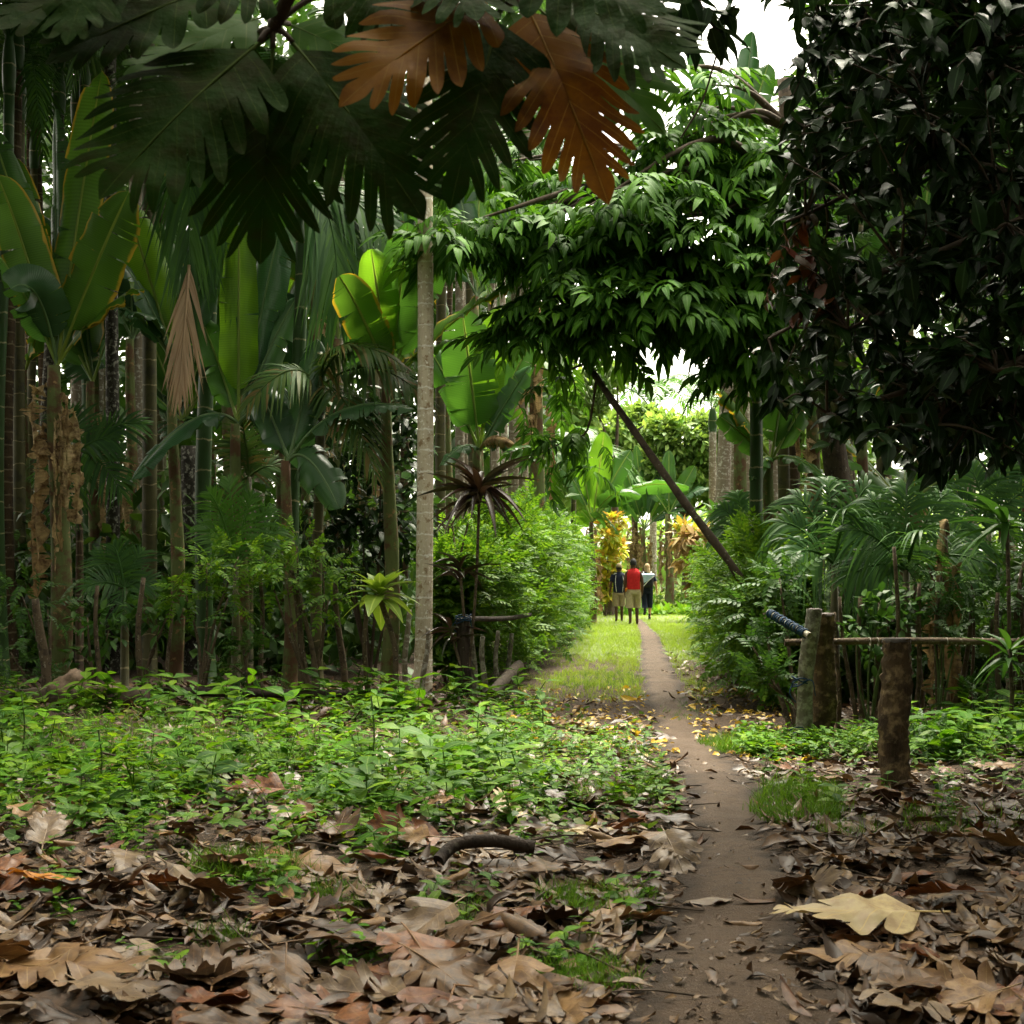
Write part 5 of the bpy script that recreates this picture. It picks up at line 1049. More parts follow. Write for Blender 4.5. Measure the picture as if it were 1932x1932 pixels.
# ================================================================ THE DARK GLOSSY TREE
t = thing('broadleaf_tree', 'dark glossy leaved tree filling the right of the view with reddish leaf tips', 'tree', (4.6, 9.6, 0)); o = A(t.location)
g = Geo(); tube(g, poly([A([0, 0, -.1]), A([-.1, .1, 1.8]), A([-.5, .2, 4]), A([-.9, .3, 6.5])], 20), np.linspace(.24, .1, 20), 12, noise=.07); g.obj('trunk', MT['bark'], t)
gb = Geo(); gl = Geo(); gr = Geo()
OUT = A([[1400, 640], [1420, 560], [1500, 520], [1460, 430], [1440, 300], [1500, 210], [1460, 100], [1450, -30], [1560, -200], [2150, -250], [2200, 960], [1900, 880], [1800, 905], [1690, 900], [1640, 830], [1540, 850], [1470, 780], [1440, 700]])
def inside(px, py):
    j = len(OUT) - 1; c = False
    for i in range(len(OUT)):
        if (OUT[i, 1] > py) != (OUT[j, 1] > py) and px < (OUT[j, 0] - OUT[i, 0]) * (py - OUT[i, 1]) / (OUT[j, 1] - OUT[i, 1]) + OUT[i, 0]: c = not c
        j = i
    return c
def gap(px, py): return (np.sin(px / 47. + 1.3 * np.sin(py / 61.)) * np.sin(py / 39. + 1.1 * np.sin(px / 53.)))
tips = []
while len(tips) < 900:
    px, py = U(1390, 2200), U(-250, 960)
    if not inside(px, py): continue
    if px < 1700 and gap(px, py) > .35: continue
    dz = U(0, 1) ** .8; tips.append((px, py, 7.6 + 3.4 * dz + max(0, (1560 - px) / 160)))
hub = [A([-.35, .15, 2.6]), A([-.5, .2, 3.6]), A([-.7, .25, 4.8]), A([-.85, .3, 5.8])]
mains = []
for tx, ty, D, h in [(1450, 640, 9.4, 1), (1560, 780, 8.6, 0), (1480, 420, 9.6, 1), (1520, 240, 9.8, 2), (1560, 60, 9.4, 2), (1700, 500, 8.2, 1), (1720, 820, 8.4, 0), (1760, 250, 8.6, 2), (1750, -60, 9.2, 3), (1880, 700, 8.0, 0), (1900, 420, 8, 1), (1600, 620, 8.6, 1), (1850, 100, 8.4, 2)]:
    c = pw(tx, ty, D) - o; m_ = poly([hub[h], (hub[h] + c) / 2 + A([0, 0, .25]) + rng.normal(size=3) * .12, c], 18); mains.append(m_); tube(gb, m_, np.linspace(.055, .008, 18), 7, cap=False)
allm = np.concatenate(mains)
for px, py, D in tips:
    c = pw(px, py, D) - o; j = np.argmin(np.linalg.norm(allm - c, axis=1) + .6 * (np.linalg.norm(allm, axis=1) > np.linalg.norm(c) + .3)); s = allm[j]
    L = np.linalg.norm(c - s)
    if L > 1.3: s = c + (s - c) / L * 1.3
    tw = poly([s, (s + c) / 2 + A([0, 0, .06]) + rng.normal(size=3) * .05, c], 8); tube(gb, tw, np.linspace(.010, .003, 8), 4, cap=False)
    red = px < 1500 + 60 * math.sin(py / 70.) and U(0, 1) < .26
    n = int(rng.integers(9, 15)); u = rng.uniform(.25, 1.02, n); P = itp(u, tw); ax = nrm(tw[-1] - tw[0])
    d = nrm(ax * .55 + rng.normal(size=(n, 3)) * .75 + A([0, -.1, -.30])); up = A([0, -.25, 1.]) + rng.normal(size=(n, 3)) * .35
    scatter(gr if red else gl, T_GL, P, d, up, rng.uniform(.11, .20, n) * (.85 if red else 1))
gb.obj('branches', MT['twig'], t); gl.obj('crown', MT['dark'], t); gr.obj('withered_foliage', MT['dark_red'], t)

# ================================================================ BREADFRUIT TREE OVERHEAD
t = thing('breadfruit_tree', 'overhanging breadfruit branch with huge dark lobed leaves and two orange ones', 'tree', (-1.7, -2.6, 0)); o = A(t.location)
g = Geo(); tube(g, poly([A([0, 0, -.1]), A([.05, .1, 2]), A([.2, .6, 4.5]), A([.4, 1.5, 7])], 18), np.linspace(.24, .12, 18), 12, noise=.05); g.obj('trunk', MT['bark'], t)
n1, n2 = pw(515, 55, 3.75), pw(952, 12, 3.75)
g = Geo(); tube(g, poly([A([.2, .6, 4.4]), A([.9, 3.2, 4.6]), pw(620, -190, 3.6) - o, pw(560, 0, 3.7) - o, n1 - o], 24), np.linspace(.09, .016, 24), 8, noise=.05)
tube(g, poly([A([.9, 3.2, 4.6]), pw(1000, -260, 3.5) - o, pw(965, -60, 3.7) - o, n2 - o], 20), np.linspace(.05, .015, 20), 8, noise=.05); g.obj('limb', MT['bark'], t)
BL_ = [  # base px, base py, tip px, tip py, base D, tip D, material, lobes, scale x, roll, curl
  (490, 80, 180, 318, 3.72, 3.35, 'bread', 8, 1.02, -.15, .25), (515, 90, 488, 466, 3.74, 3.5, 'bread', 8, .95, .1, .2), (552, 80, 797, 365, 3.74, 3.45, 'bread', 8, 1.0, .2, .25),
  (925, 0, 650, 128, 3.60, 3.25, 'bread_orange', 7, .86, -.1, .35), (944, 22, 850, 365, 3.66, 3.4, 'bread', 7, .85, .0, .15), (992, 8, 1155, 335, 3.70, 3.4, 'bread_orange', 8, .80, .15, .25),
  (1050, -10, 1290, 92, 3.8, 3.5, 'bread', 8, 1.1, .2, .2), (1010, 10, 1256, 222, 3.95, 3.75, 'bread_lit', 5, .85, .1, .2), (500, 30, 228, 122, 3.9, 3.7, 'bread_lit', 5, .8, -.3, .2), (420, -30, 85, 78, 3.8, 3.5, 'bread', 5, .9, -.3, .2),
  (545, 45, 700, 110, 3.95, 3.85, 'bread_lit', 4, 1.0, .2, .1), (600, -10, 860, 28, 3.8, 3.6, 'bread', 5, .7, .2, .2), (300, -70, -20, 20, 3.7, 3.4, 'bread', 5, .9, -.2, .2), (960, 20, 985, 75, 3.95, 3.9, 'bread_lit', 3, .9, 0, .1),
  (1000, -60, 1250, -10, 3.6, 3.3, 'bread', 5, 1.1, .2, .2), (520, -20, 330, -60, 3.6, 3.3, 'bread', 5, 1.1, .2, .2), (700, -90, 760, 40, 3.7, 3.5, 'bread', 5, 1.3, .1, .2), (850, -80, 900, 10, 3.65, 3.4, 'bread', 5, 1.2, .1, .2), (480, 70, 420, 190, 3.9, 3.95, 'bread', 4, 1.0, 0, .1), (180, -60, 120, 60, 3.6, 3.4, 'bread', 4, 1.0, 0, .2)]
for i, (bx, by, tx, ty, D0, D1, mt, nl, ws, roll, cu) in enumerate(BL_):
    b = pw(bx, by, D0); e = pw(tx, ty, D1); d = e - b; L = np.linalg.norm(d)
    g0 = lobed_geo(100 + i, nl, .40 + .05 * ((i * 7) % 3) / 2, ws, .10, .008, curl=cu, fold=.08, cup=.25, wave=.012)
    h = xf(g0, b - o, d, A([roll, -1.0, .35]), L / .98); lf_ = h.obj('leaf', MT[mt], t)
    nd = n1 if bx < 760 else n2
    if by > -20:
        g = Geo(); tube(g, poly([nd - o, (nd + b) / 2 - o + A([0, 0, .01]), b - o], 6), .008, 6); g.obj('leaf_stalk', MT['twig'], lf_)
# the rest of the crown, over and behind the camera
TL = []
for s in range(3):
    v2, f, uv = lobed2d(4, .5, 300 + s, 1.0); TL.append((bend_leaf(v2, .5, .1, .3, .012, s), f, uv))
gl = Geo(); gb = Geo(); P = []; dd = []
while len(P) < 4600:
    x, y = U(-8.5, 8.5), U(-8, 13.5); z = U(0, 3.2) + max(3.3, 1.35 + .395 * y + .55) + .12 * abs(x)
    if math.hypot(x + .1, y - 2.8) > 11.0: continue
    if (np.sin(x * 1.4 + 1) * np.sin(y * 1.1 + .5)) > .72: continue
    P.append([x, y, z]); a = U(0, 6.28); dd.append([math.cos(a), math.sin(a), U(-.7, .2)])
P = A(P) - o; dd = A(dd)
for s in range(3): scatter(gl, TL[s], P[s::3], dd[s::3], A([0, 0, 1.]), rng.uniform(.42, .62, len(P[s::3])))
for i in range(26):
    e = P[i * 170]; tube(gb, poly([A([.3, 1.1, 5.8]), (A([.3, 1.1, 5.8]) + e) / 2 + A([0, 0, .4]), e], 12), np.linspace(.07, .015, 12), 6, cap=False)
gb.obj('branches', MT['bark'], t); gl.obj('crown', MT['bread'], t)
# thin hanging vine in the sky gap
g = Geo(); tube(g, poly([pw(1390, -40, 14), pw(1350, 110, 14), pw(1325, 190, 14.2), pw(1285, 260, 14.5)], 20), .010, 5); tag(g.obj('hanging_vine', MT['twig']), 'thin dark vine hanging across the white sky gap', 'vine')
shrub_ = thing('hanging_branch', 'small leafy branch end hanging dark against the sky beside the lobed leaves', 'branch', pw(1300, -60, 7.0)); o = A(shrub_.location)
g = Geo(); tube(g, poly([A([0, 0, .5]), A([.02, 0, 0]), pw(1330, 30, 7) - o, pw(1355, 60, 7) - o], 10), .008, 5); g.obj('twig', MT['twig'], shrub_)
g = Geo(); P = []; 
for cx, cy, n in [(1330, 20, 9), (1350, 55, 8), (1290, 60, 8), (1300, 0, 10), (1270, 20, 8), (1380, 10, 4)]:
    for _ in range(n): P.append(pw(cx + U(-10, 10), cy + U(-10, 10), 7 + U(-.2, .2)) - o)
P = A(P); scatter(g, T_GL, P, rng.normal(size=P.shape) * .8 + A([0, 0, -.5]), A([0, -.3, 1.]) + rng.normal(size=P.shape) * .3, rng.uniform(.13, .2, len(P))); g.obj('foliage', MT['dark'], shrub_)

# ================================================================ BEHIND: CLEARING TREES, FOREST MASS
def far_tree(px, D, crown, label, mat='far', n=2600, size=.32, trunk_r=.18, group=None, tm=None):
    x = (px / 1932 - .5) * D / F; t = thing('broadleaf_tree', label, 'tree', (x, D, 0), group); o = A([x, D, 0]); gl = Geo(); gb = Geo(); tot = sum(c[2] ** 2 for c in crown)
    ctr = pw(crown[0][0], crown[0][1], D) - o; fork = ctr * .55
    for cx, cy, rr in crown:
        c = pw(cx, cy, D) - o; r_ = rr * D / F / 1932; k = int(n * rr ** 2 / tot)
        tube(gb, poly([fork, (fork + c) / 2 + rng.normal(size=3) * .2, c], 9), np.linspace(trunk_r * .5, .02, 9), 6, cap=False)
        d = nrm(rng.normal(size=(k, 3))); rr_ = rng.uniform(.35, 1, (k, 1)) ** .5 * (1 + .18 * np.sin(d[:, :1] * 7 + d[:, 2:3] * 5)); P = c + d * r_ * rr_ * A([1, 1, .8])
        scatter(gl, tm or T_OV3, P, d + rng.normal(size=(k, 3)) * .8 - A([0, 0, .3]), A([0, 0, 1.]) + rng.normal(size=(k, 3)) * .4, rng.uniform(.7, 1.3, k) * size)
    g = Geo(); tube(g, poly([A([0, 0, -.1]), fork * .6 + A([.1, 0, 0]), fork], 10), np.linspace(trunk_r, trunk_r * .6, 10), 10, noise=.05); g.obj('trunk', MT['bark'], t)
    gb.obj('branches', MT['bark'], t); gl.obj('crown', MT[mat], t)
far_tree(1290, 58, [(1290, 830, 60), (1245, 815, 36), (1340, 820, 45), (1350, 860, 50), (1240, 880, 50), (1300, 900, 55), (1370, 930, 50)], 'rounded dark green tree beyond the clearing behind the leaning trunk', n=8500, size=.32)
far_tree(1190, 66, [(1200, 800, 40), (1160, 820, 50), (1220, 790, 30), (1180, 850, 55), (1120, 870, 50)], 'paler green tree farther off just left of the rounded one', n=3600, size=.45)
far_tree(1150, 50, [(1165, 700, 26), (1110, 740, 45), (1080, 790, 50)], 'tree whose airy branch crosses under the white sky opening', n=1300, size=.36)
far_tree(1400, 62, [(1400, 800, 60), (1450, 750, 50), (1380, 870, 50), (1450, 860, 60), (1365, 800, 30)], 'light green tree behind the white mottled trunks', n=3600, size=.45)
far_tree(1050, 60, [(1050, 800, 70), (1010, 700, 70), (1080, 900, 70), (980, 860, 70)], 'tall tree beyond the left hedge filling in above it', n=3600, size=.45)
far_tree(1490, 55, [(1500, 760, 80), (1560, 640, 80), (1480, 880, 70), (1580, 820, 80)], 'tall tree beyond the right hedge behind the ringed stems', n=3600, size=.42)
far_tree(1620, 33, [(1560, 430, 120), (1480, 300, 80), (1620, 200, 130), (1700, 430, 120), (1820, 250, 150), (1500, 560, 80), (1660, 60, 130), (1900, 500, 130)], 'tall tree seen only through the gaps of the dark glossy tree', mat='deep', n=6500, size=.42)
palm(1232, 70, hz(800, 70), .16, 'areca_pale', 'pale distant palm showing over the treetops in the gap', crown=10, fs=2.0, fr=FRONDS_LIT)
palm(1345, 45, hz(810, 45), .12, 'areca_pale', 'yellowish palm crown beside the white mottled trunks', crown=9, fs=.9, fr=FRONDS_LIT)
shrub('croton_bush', 1142, 49, [(1148, 1010, 24, 0), (1160, 1035, 22, .3), (1138, 1055, 24, 0), (1155, 1080, 20, .3), (1132, 1095, 20, 0), (1155, 985, 20, .2), (1142, 1120, 16, 0)], 'yellow and orange croton bush at the end of the left hedge', 'croton', [T_OV], 120, .3, base_px=1142)
shrub('dried_bush', 1310, 43, [(1300, 1020, 22, 0), (1320, 1045, 24, 0), (1300, 1060, 22, 0), (1335, 1080, 20, -.3), (1325, 1010, 20, 0), (1318, 1100, 16, 0)], 'bush of hanging dry brown leaves at the far end of the right hedge', 'brownbush', [T_OV], 90, .34, droop=.8)
shrub('flowering_bush', 1312, 44.5, [(1290, 1000, 18, 0), (1330, 1005, 22, 0), (1345, 1030, 22, 0)], 'yellow green bush behind the hanging dry brown leaves', 'croton', [T_OV], 70, .3)
def mass(name, n, fx, fy, fz, size, mat, label, kind='forest'):
    g = Geo(); x, y, z = fx(n), fy(n), None; z = fz(n, x, y); P = np.stack([x, y, z], -1)
    d = rng.normal(size=(n, 3)) + A([0, -.3, -.3]); scatter(g, T_OV3, P, d, A([0, 0, 1.]) + rng.normal(size=(n, 3)) * .5, rng.uniform(.6, 1.4, n) * size); tag(g.obj(name, MT[mat]), label, kind, kind='stuff')
un = lambda a, b: (lambda n: rng.uniform(a, b, n))
def lump(n, x, y, h): return np.abs(rng.uniform(0, 1, n)) ** .7 * h * (.55 + .45 * np.sin(x * 1.1 + y * .7) * np.sin(y * .9 - x * .4 + 1))
mass('understory', 19000, un(-14, -1.2), un(20, 36), lambda n, x, y: lump(n, x, y, 3.9), .27, 'deep', 'low leafy understory under the palms left of the path', 'undergrowth')
mass('far_woods', 32000, un(-27, 1.5), un(40, 50), lambda n, x, y: rng.uniform(0, 1, n) ** .9 * (19 + 3 * np.sin(x * .5)), .55, 'deep', 'far leafy wall of forest closing the view behind the palms')
mass('undergrowth', 5200, un(3.6, 12), un(14.8, 28), lambda n, x, y: lump(n, x, y, 2.2) * np.where(x < hrx(y) + .6, 0.02, 1), .24, 'deep', 'low leafy undergrowth behind the rail fence', 'undergrowth')
mass('far_woods', 6500, un(9, 30), un(32, 46), lambda n, x, y: rng.uniform(0, 1, n) ** .8 * (10 + 3 * np.sin(x * .5)), .55, 'deep', 'far leafy wall of forest behind the dark tree on the right')
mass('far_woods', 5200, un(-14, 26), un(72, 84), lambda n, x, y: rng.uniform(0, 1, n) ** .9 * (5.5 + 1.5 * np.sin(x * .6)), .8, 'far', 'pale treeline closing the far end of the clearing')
mass('shade_woods', 14000, un(-18, 18), un(-16, -7), lambda n, x, y: rng.uniform(0, 1, n) * (10 + 2 * np.sin(x * .5)), .75, 'deep', 'unseen forest added behind the viewpoint to block light')  # unseen leaf masses round the camera, added to cut light on the foreground
mass('shade_woods', 9000, un(-17, -9.5), un(-8, 17), lambda n, x, y: rng.uniform(0, 1, n) * (9 + 2 * np.sin(y * .5)), .7, 'deep', 'unseen forest added beyond the left of the frame to block light')
mass('shade_woods', 9000, un(8, 16), un(-8, 15), lambda n, x, y: rng.uniform(0, 1, n) * (9 + 2 * np.sin(y * .5)), .7, 'deep', 'unseen forest added beyond the right of the frame to block light')
mass('shade_canopy', 12500, un(-17, -2.0), un(13, 34), lambda n, x, y: 1.35 + y * .392 + .6 + rng.uniform(0, 1, n) * 2.6, .7, 'deep', 'unseen leafy canopy added above the frame to shade the plantation left of the path')  # unseen leaves above the view, added to darken the forest on both sides
mass('shade_canopy', 12000, un(5.2, 17), un(9, 30), lambda n, x, y: 1.35 + y * .392 + .6 + rng.uniform(0, 1, n) * 2.6, .7, 'deep', 'unseen leafy canopy added above the frame to shade the fence and palms right of the path')
mass('field_plants', 2600, un(2.4, 8), un(50, 58), lambda n, x, y: np.abs(rng.normal(size=n)) * .55 * np.where((x > 4.0) & (y < 56), .12, 1), .34, 'hedge', 'leafy green low plants along the far edge of the clearing', 'plants')

# ================================================================ PEOPLE
SKIN = {'dark': plain('skin_dark', (.075, .036, .02), .5, .1, 6, .03), 'fair': plain('skin_fair', (.52, .28, .19), .5, .1, 6, .03)}
CLOTH = {k: plain('cloth_' + k, c, .85, .18, 18, .25, .15) for k, c in {'red': (.42, .018, .02), 'khaki': (.36, .30, .19), 'navy': (.012, .016, .035), 'tan_shorts': (.30, .24, .17), 'pack_blue': (.34, .48, .62), 'pack_dark': (.02, .022, .03), 'white': (.62, .64, .66), 'orange': (.6, .17, .02), 'camo': (.22, .18, .10), 'black': (.012, .012, .013)}.items()}
HAIR = {'black': plain('hair_black', (.008, .007, .007), .6, .2, 60, .5), 'blond': plain('hair_blond', (.36, .25, .12), .55, .25, 60, .5)}
def skin_body(name, J, E, Rr, mat, parent):
    me = bpy.data.meshes.new(name); me.from_pydata([tuple(j) for j in J], E, []); o = bpy.data.objects.new(name, me); COL.objects.link(o)
    md = o.modifiers.new('skin', 'SKIN'); md.use_smooth_shade = True
    if not me.skin_vertices: me.skin_vertices.new()
    for i, r in enumerate(Rr): me.skin_vertices[0].data[i].radius = (r if np.ndim(r) == 0 else r[0], r if np.ndim(r) == 0 else r[1]); me.skin_vertices[0].data[i].use_root = (i == 0)
    o.modifiers.new('sub', 'SUBSURF').render_levels = 2; o.modifiers['sub'].levels = 2
    bpy.context.view_layer.update(); dg = bpy.context.evaluated_depsgraph_get()
    m2 = bpy.data.meshes.new_from_object(o.evaluated_get(dg)); m2.materials.clear(); m2.materials.append(mat)
    for p in m2.polygons: p.use_smooth = True
    o.modifiers.clear(); o.data = m2; o.parent = parent; return o
def loft(g, rings, n=16):
    th = np.linspace(0, 2 * PI, n, endpoint=False); V = []
    for c, rx, ry in rings: V.append(np.stack([c[0] + rx * np.cos(th), c[1] + ry * np.sin(th) * np.ones(n), c[2] + 0 * th], -1))
    g.add(np.concatenate(V), grid_faces(len(rings), n, 0, True))
def person(px, D, h, label, skin, pose, hair, yaw=0.0):
    """facing away (+Y); pose gives knees, feet and hands in units of the 1.75 m figure"""
    x = (px / 1932 - .5) * D / F; t = thing('person', label, 'person', (x, D, float(gz(x, D)) + .012)); t.scale = (h / 1.75,) * 3; t.rotation_euler = (0, 0, yaw)
    J = []; E = []; Rr = []
    def v(p, r, par=None): J.append(A(p, float)); Rr.append(r); (E.append((par, len(J) - 1)) if par is not None else None); return len(J) - 1
    pel = v([0, 0, .93], (.135, .10)); sp = v([0, -.01, 1.10], (.125, .09), pel); ch = v([0, 0, 1.30], (.145, .10), sp); nk = v([0, .02, 1.475], .055, ch)
    hb = v([0, .035, 1.555], (.075, .08), nk); hm = v([0, .04, 1.64], (.082, .098), hb); v([0, .03, 1.715], (.055, .065), hm)
    nose = v([0, .15, 1.625], .014, hm)
    for s in (-1, 1):
        v([s * .088, .03, 1.635], .018, hm)
        P = pose[s]; sh = v([s * .175, -.005, 1.40], .058, ch); el = v(P['elbow'], .042, sh); wr = v(P['wrist'], .029, el); f = nrm(A(P['wrist']) - A(P['elbow'])); f = nrm(f + A([0, .15, -.1]))
        pm = v(A(P['wrist']) + f * .065, (.034, .020), wr)
        for q, (dy, ln) in enumerate(((.028, .075), (.010, .085), (-.009, .078), (-.027, .06))):
            b = A(P['wrist']) + f * .10 + A([0, dy, 0]); k1 = v(b, .0095, pm); k2 = v(b + f * ln * .55 + A([-s * .006, .004, 0]), .009, k1); v(b + f * ln + A([-s * .02, .012, 0]), .0075, k2)
        b = A(P['wrist']) + f * .045 + A([-s * .008, .036, 0]); k1 = v(b, .012, pm); v(b + f * .045 + A([-s * .012, .022, 0]), .009, k1)
        hp = v([s * .09, 0, .87], .088, pel); kn = v(P['knee'], .058, hp); cf = v(A(P['knee']) * .62 + A(P['ankle']) * .38 + A([0, -.02, 0]), .055, kn); an = v(P['ankle'], .036, cf); hl = v(A(P['ankle']) + A([0, -.04, -.045]), .034, an)
        v(A(P['ankle']) + A([s * .02, .13, P.get('toe', -.055)]), .03, an)
    skin_body('body', J, E, Rr, SKIN[skin], t)
    return t
def legs(t, pose, mat, z1, name, w=1.0):
    g = Geo()
    loft(g, [((0, 0, 1.02), .165, .125), ((0, 0, .95), .175, .135), ((0, -.005, .86), .182, .14), ((0, -.005, .80), .175, .13)], 18)
    for s in (-1, 1):
        P = pose[s]; h = A([s * .092, 0, .86]); k = A(P['knee']); a = A(P['ankle']); R_ = []
        for u in np.linspace(0, 1, 9):
            z = .86 + (z1 - .86) * u
            c = h + (k - h) * ((.86 - z) / (.86 - k[2])) if z >= k[2] else k + (a - k) * ((k[2] - z) / (k[2] - a[2]))
            c[2] = z; R_.append((c, (.104 - .012 * u) * w * (1 + .03 * math.sin(u * 9)), (.112 - .014 * u) * w))
        loft(g, R_, 16)
    g.obj(name, CLOTH[mat], t)
def shirt(t, mat, sleeves, pose, low=.92, name='shirt', flare=1.0):
    g = Geo(); loft(g, [((0, 0, low), .185 * flare, .145), ((0, -.005, low + .08), .18 * flare, .138), ((0, -.01, 1.12), .172, .128), ((0, -.005, 1.28), .19, .135), ((0, 0, 1.38), .195, .125), ((0, .003, 1.43), .165, .10), ((0, .012, 1.465), .11, .078), ((0, .02, 1.49), .068, .064)], 22)
    if sleeves:
        for s in (-1, 1):
            a = A([s * .165, 0, 1.40]); b = A(pose[s]['elbow']); q = np.linspace(0, sleeves, 6)[:, None]; tube(g, a + (b - a) * q, np.linspace(.075, .068, 6), 12, cap=False)
    return g.obj(name, CLOTH[mat], t)
def cap_hair(t, mat, low, name, r=1.0, back=0.0):
    g = Geo(); R_ = []
    for u in np.linspace(0, 1, 8):
        z = low + (1.755 - low) * u; q = max(.03, math.sqrt(max(0, 1 - ((z - 1.62) / .14) ** 2)) if z > 1.62 else 1.0)
        R_.append(((0, .03 - .012 * r, z), .089 * q * r, .104 * q * r))
    loft(g, R_, 16); return g.obj(name, mat, t)
def dbl(l, r): return {-1: l, 1: r}
p1 = dbl(dict(elbow=(-.235, -.03, 1.13), wrist=(-.225, .03, .88), knee=(-.10, -.02, .50), ankle=(-.085, -.10, .09), toe=-.06), dict(elbow=(.24, -.02, 1.12), wrist=(.235, .04, .87), knee=(.10, .10, .50), ankle=(.10, .04, .075)))
t = person(1195, 40.6, 1.80, 'person in a red sleeveless shirt and khaki shorts walking away nearest on the path', 'dark', p1, 'black')
shirt(t, 'red', 0, p1, .93); legs(t, p1, 'khaki', .44, 'shorts', 1.12); cap_hair(t, HAIR['black'], 1.575, 'hair', 1.0)
g = Geo(); tube(g, poly([[-.17, -.1, .97], [-.2, -.11, .93], [-.205, -.1, .87]], 6), [.02, .03, .03, .026, .02, .01], 6); g.obj('cloth_tail', CLOTH['orange'], t)
p2 = dbl(dict(elbow=(-.25, -.04, 1.13), wrist=(-.27, .02, .89), knee=(-.09, .04, .50), ankle=(-.075, -.02, .08)), dict(elbow=(.23, .0, 1.13), wrist=(.22, .08, .90), knee=(.09, .08, .5), ankle=(.09, .14, .075)))
t = person(1168, 43.2, 1.69, 'person in a navy shirt and camouflage cap walking beside the red shirted one', 'dark', p2, 'black')
sh_ = shirt(t, 'navy', .75, p2, .86, flare=.98); legs(t, p2, 'tan_shorts', .46, 'shorts', 1.08); cap_hair(t, CLOTH['camo'], 1.63, 'cap', 1.1); cap_hair(t, HAIR['black'], 1.57, 'hair', .99)
g = Geo()
for s in (-1, 1): tube(g, poly([[s * .10, -.135, 1.40], [s * .12, -.15, 1.22], [s * .09, -.155, .90]], 10), .008, 5)
tube(g, poly([[-.08, -.10, 1.45], [-.15, -.06, 1.42], [-.19, .0, 1.37]], 8), .012, 5); g.obj('piping', CLOTH['white'], sh_)
p3 = dbl(dict(elbow=(-.22, .02, 1.13), wrist=(-.18, .14, .95), knee=(-.09, -.08, .48), ankle=(-.10, -.30, .26), toe=-.10), dict(elbow=(.26, -.05, 1.13), wrist=(.30, .0, .90), knee=(.09, .06, .5), ankle=(.08, .06, .075)))
t = person(1221, 45.5, 1.70, 'person with long fair hair in dark clothes wearing a blue and black backpack', 'fair', p3, 'blond')
shirt(t, 'navy', .8, p3, .90); legs(t, p3, 'navy', .36, 'trousers', .92); hr_ = cap_hair(t, HAIR['blond'], 1.54, 'hair', 1.04)
g = Geo(); tube(g, poly([[0, -.07, 1.62], [.02, -.10, 1.5], [.03, -.12, 1.36]], 8), [.06, .065, .065, .06, .055, .05, .04, .015], 9); g.obj('ponytail', HAIR['blond'], hr_)
for s in (-1, 1):
    g = Geo(); a = A(p3[s]['ankle']); tube(g, poly([a + A([0, -.06, -.045]), a + A([0, .04, -.055]), a + A([s * .01, .17, p3[s].get('toe', -.055)])], 8), [.03, .042, .044, .042, .042, .044, .038, .02], 9); tube(g, [a + A([0, -.015, -.04]), a + A([0, -.01, .10])], .042, 9); g.obj('boot', CLOTH['black'], t)
bp_ = thing('backpack', 'dark backpack with pale blue top flap on the fair haired walker', 'backpack', (float(t.location[0]), float(t.location[1]), float(t.location[2]))); bp_.scale = t.scale
g = Geo(); loft(g, [((0, -.20, 1.0), .13, .06), ((0, -.22, 1.03), .165, .10), ((0, -.23, 1.15), .175, .115), ((0, -.23, 1.28), .18, .115), ((0, -.22, 1.36), .175, .10), ((0, -.21, 1.38), .05, .03)], 18); bg_ = g.obj('bag', CLOTH['pack_dark'], bp_)
g = Geo(); V = A([[-.16, -.345, 1.13], [-.20, -.30, 1.20], [-.215, -.14, 1.40], [.215, -.14, 1.41], [.20, -.30, 1.385], [.02, -.35, 1.25], [-.19, -.345, 1.385], [.17, -.34, 1.385]])
g.add(A([[-.19, -.36, 1.10], [-.20, -.36, 1.40], [.20, -.35, 1.40], [.0, -.362, 1.22]]), A([[0, 3, 2, 1]])); g.add(A([[-.20, -.36, 1.40], [.20, -.35, 1.40], [.19, -.12, 1.44], [-.19, -.12, 1.44]]), A([[0, 1, 2, 3]])); g.obj('top_flap', CLOTH['pack_blue'], bg_, smooth=False)
g = Geo()
for s in (-1, 1): tube(g, poly([[s * .11, -.14, 1.42], [s * .12, .0, 1.49], [s * .13, .135, 1.36], [s * .16, .06, 1.12], [s * .15, -.14, 1.04]], 16), .016, 6)
tube(g, poly([[-.15, -.36, 1.04], [.02, -.36, 1.22], [.19, -.35, 1.36]], 8), .014, 6); g.obj('strap', CLOTH['white'], bg_)

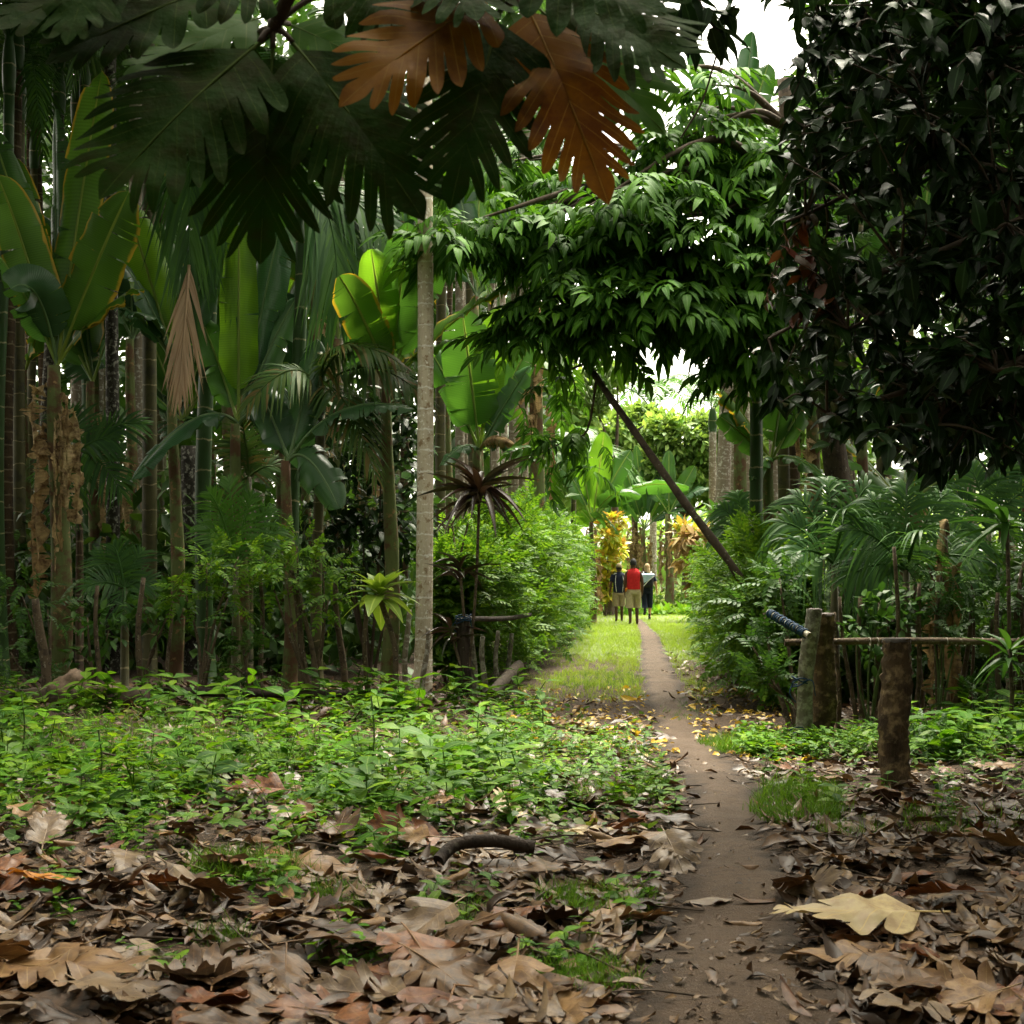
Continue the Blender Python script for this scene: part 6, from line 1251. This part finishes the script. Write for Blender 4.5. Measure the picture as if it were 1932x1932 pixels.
# ================================================================ LIGHT, SKY, CAMERA
w = bpy.data.worlds.new('World'); sc.world = w; w.use_nodes = True; nt = w.node_tree; nt.nodes.clear()
SUN_EL, SUN_AZ = 66, 20
sky = nt.nodes.new('ShaderNodeTexSky'); sky.sky_type = 'NISHITA'; sky.sun_disc = False; sky.sun_elevation = rad(SUN_EL); sky.sun_rotation = rad(SUN_AZ); sky.air_density = 1.0; sky.dust_density = 4.0; sky.ozone_density = 1.0
hs = nt.nodes.new('ShaderNodeHueSaturation'); hs.inputs['Saturation'].default_value = .06
bg = nt.nodes.new('ShaderNodeBackground'); bg.inputs['Strength'].default_value = .15
ow = nt.nodes.new('ShaderNodeOutputWorld'); nt.links.new(sky.outputs[0], hs.inputs['Color']); tn = nt.nodes.new('ShaderNodeMix'); tn.data_type = 'RGBA'; tn.blend_type = 'MULTIPLY'; tn.inputs[0].default_value = 1.0; tn.inputs[7].default_value = (1.0, .95, .80, 1)
nt.links.new(hs.outputs[0], tn.inputs[6]); nt.links.new(tn.outputs[2], bg.inputs[0]); nt.links.new(bg.outputs[0], ow.inputs[0])
sl = bpy.data.lights.new('sun', 'SUN'); sl.energy = 1.9; sl.angle = rad(35); sl.color = (1.0, .93, .76)
so = bpy.data.objects.new('sun', sl); COL.objects.link(so); so.rotation_euler = (-rad(90 - SUN_EL), 0, -rad(SUN_AZ))
cam = bpy.data.cameras.new('camera'); co = bpy.data.objects.new('camera', cam); COL.objects.link(co); co.location = (0, 0, H); co.rotation_euler = (rad(90), 0, 0)
cam.sensor_width = 36; cam.lens = 36 * F; cam.shift_y = (HY / 1932 - .5); cam.clip_end = 1200; cam.clip_start = .05
cam.dof.use_dof = True; cam.dof.focus_distance = 11.5; cam.dof.aperture_fstop = 9
sc.camera = co
sc.render.resolution_x = sc.render.resolution_y = 1024
vs = sc.view_settings; vs.view_transform = 'Standard'; vs.look = 'None'; vs.exposure = 2.82; vs.gamma = 1
cy = sc.cycles; cy.use_denoising = True; cy.max_bounces = 8; cy.diffuse_bounces = 4; cy.glossy_bounces = 2; cy.transmission_bounces = 4; cy.transparent_max_bounces = 8; cy.sample_clamp_indirect = 6.0; cy.caustics_reflective = False; cy.caustics_refractive = False
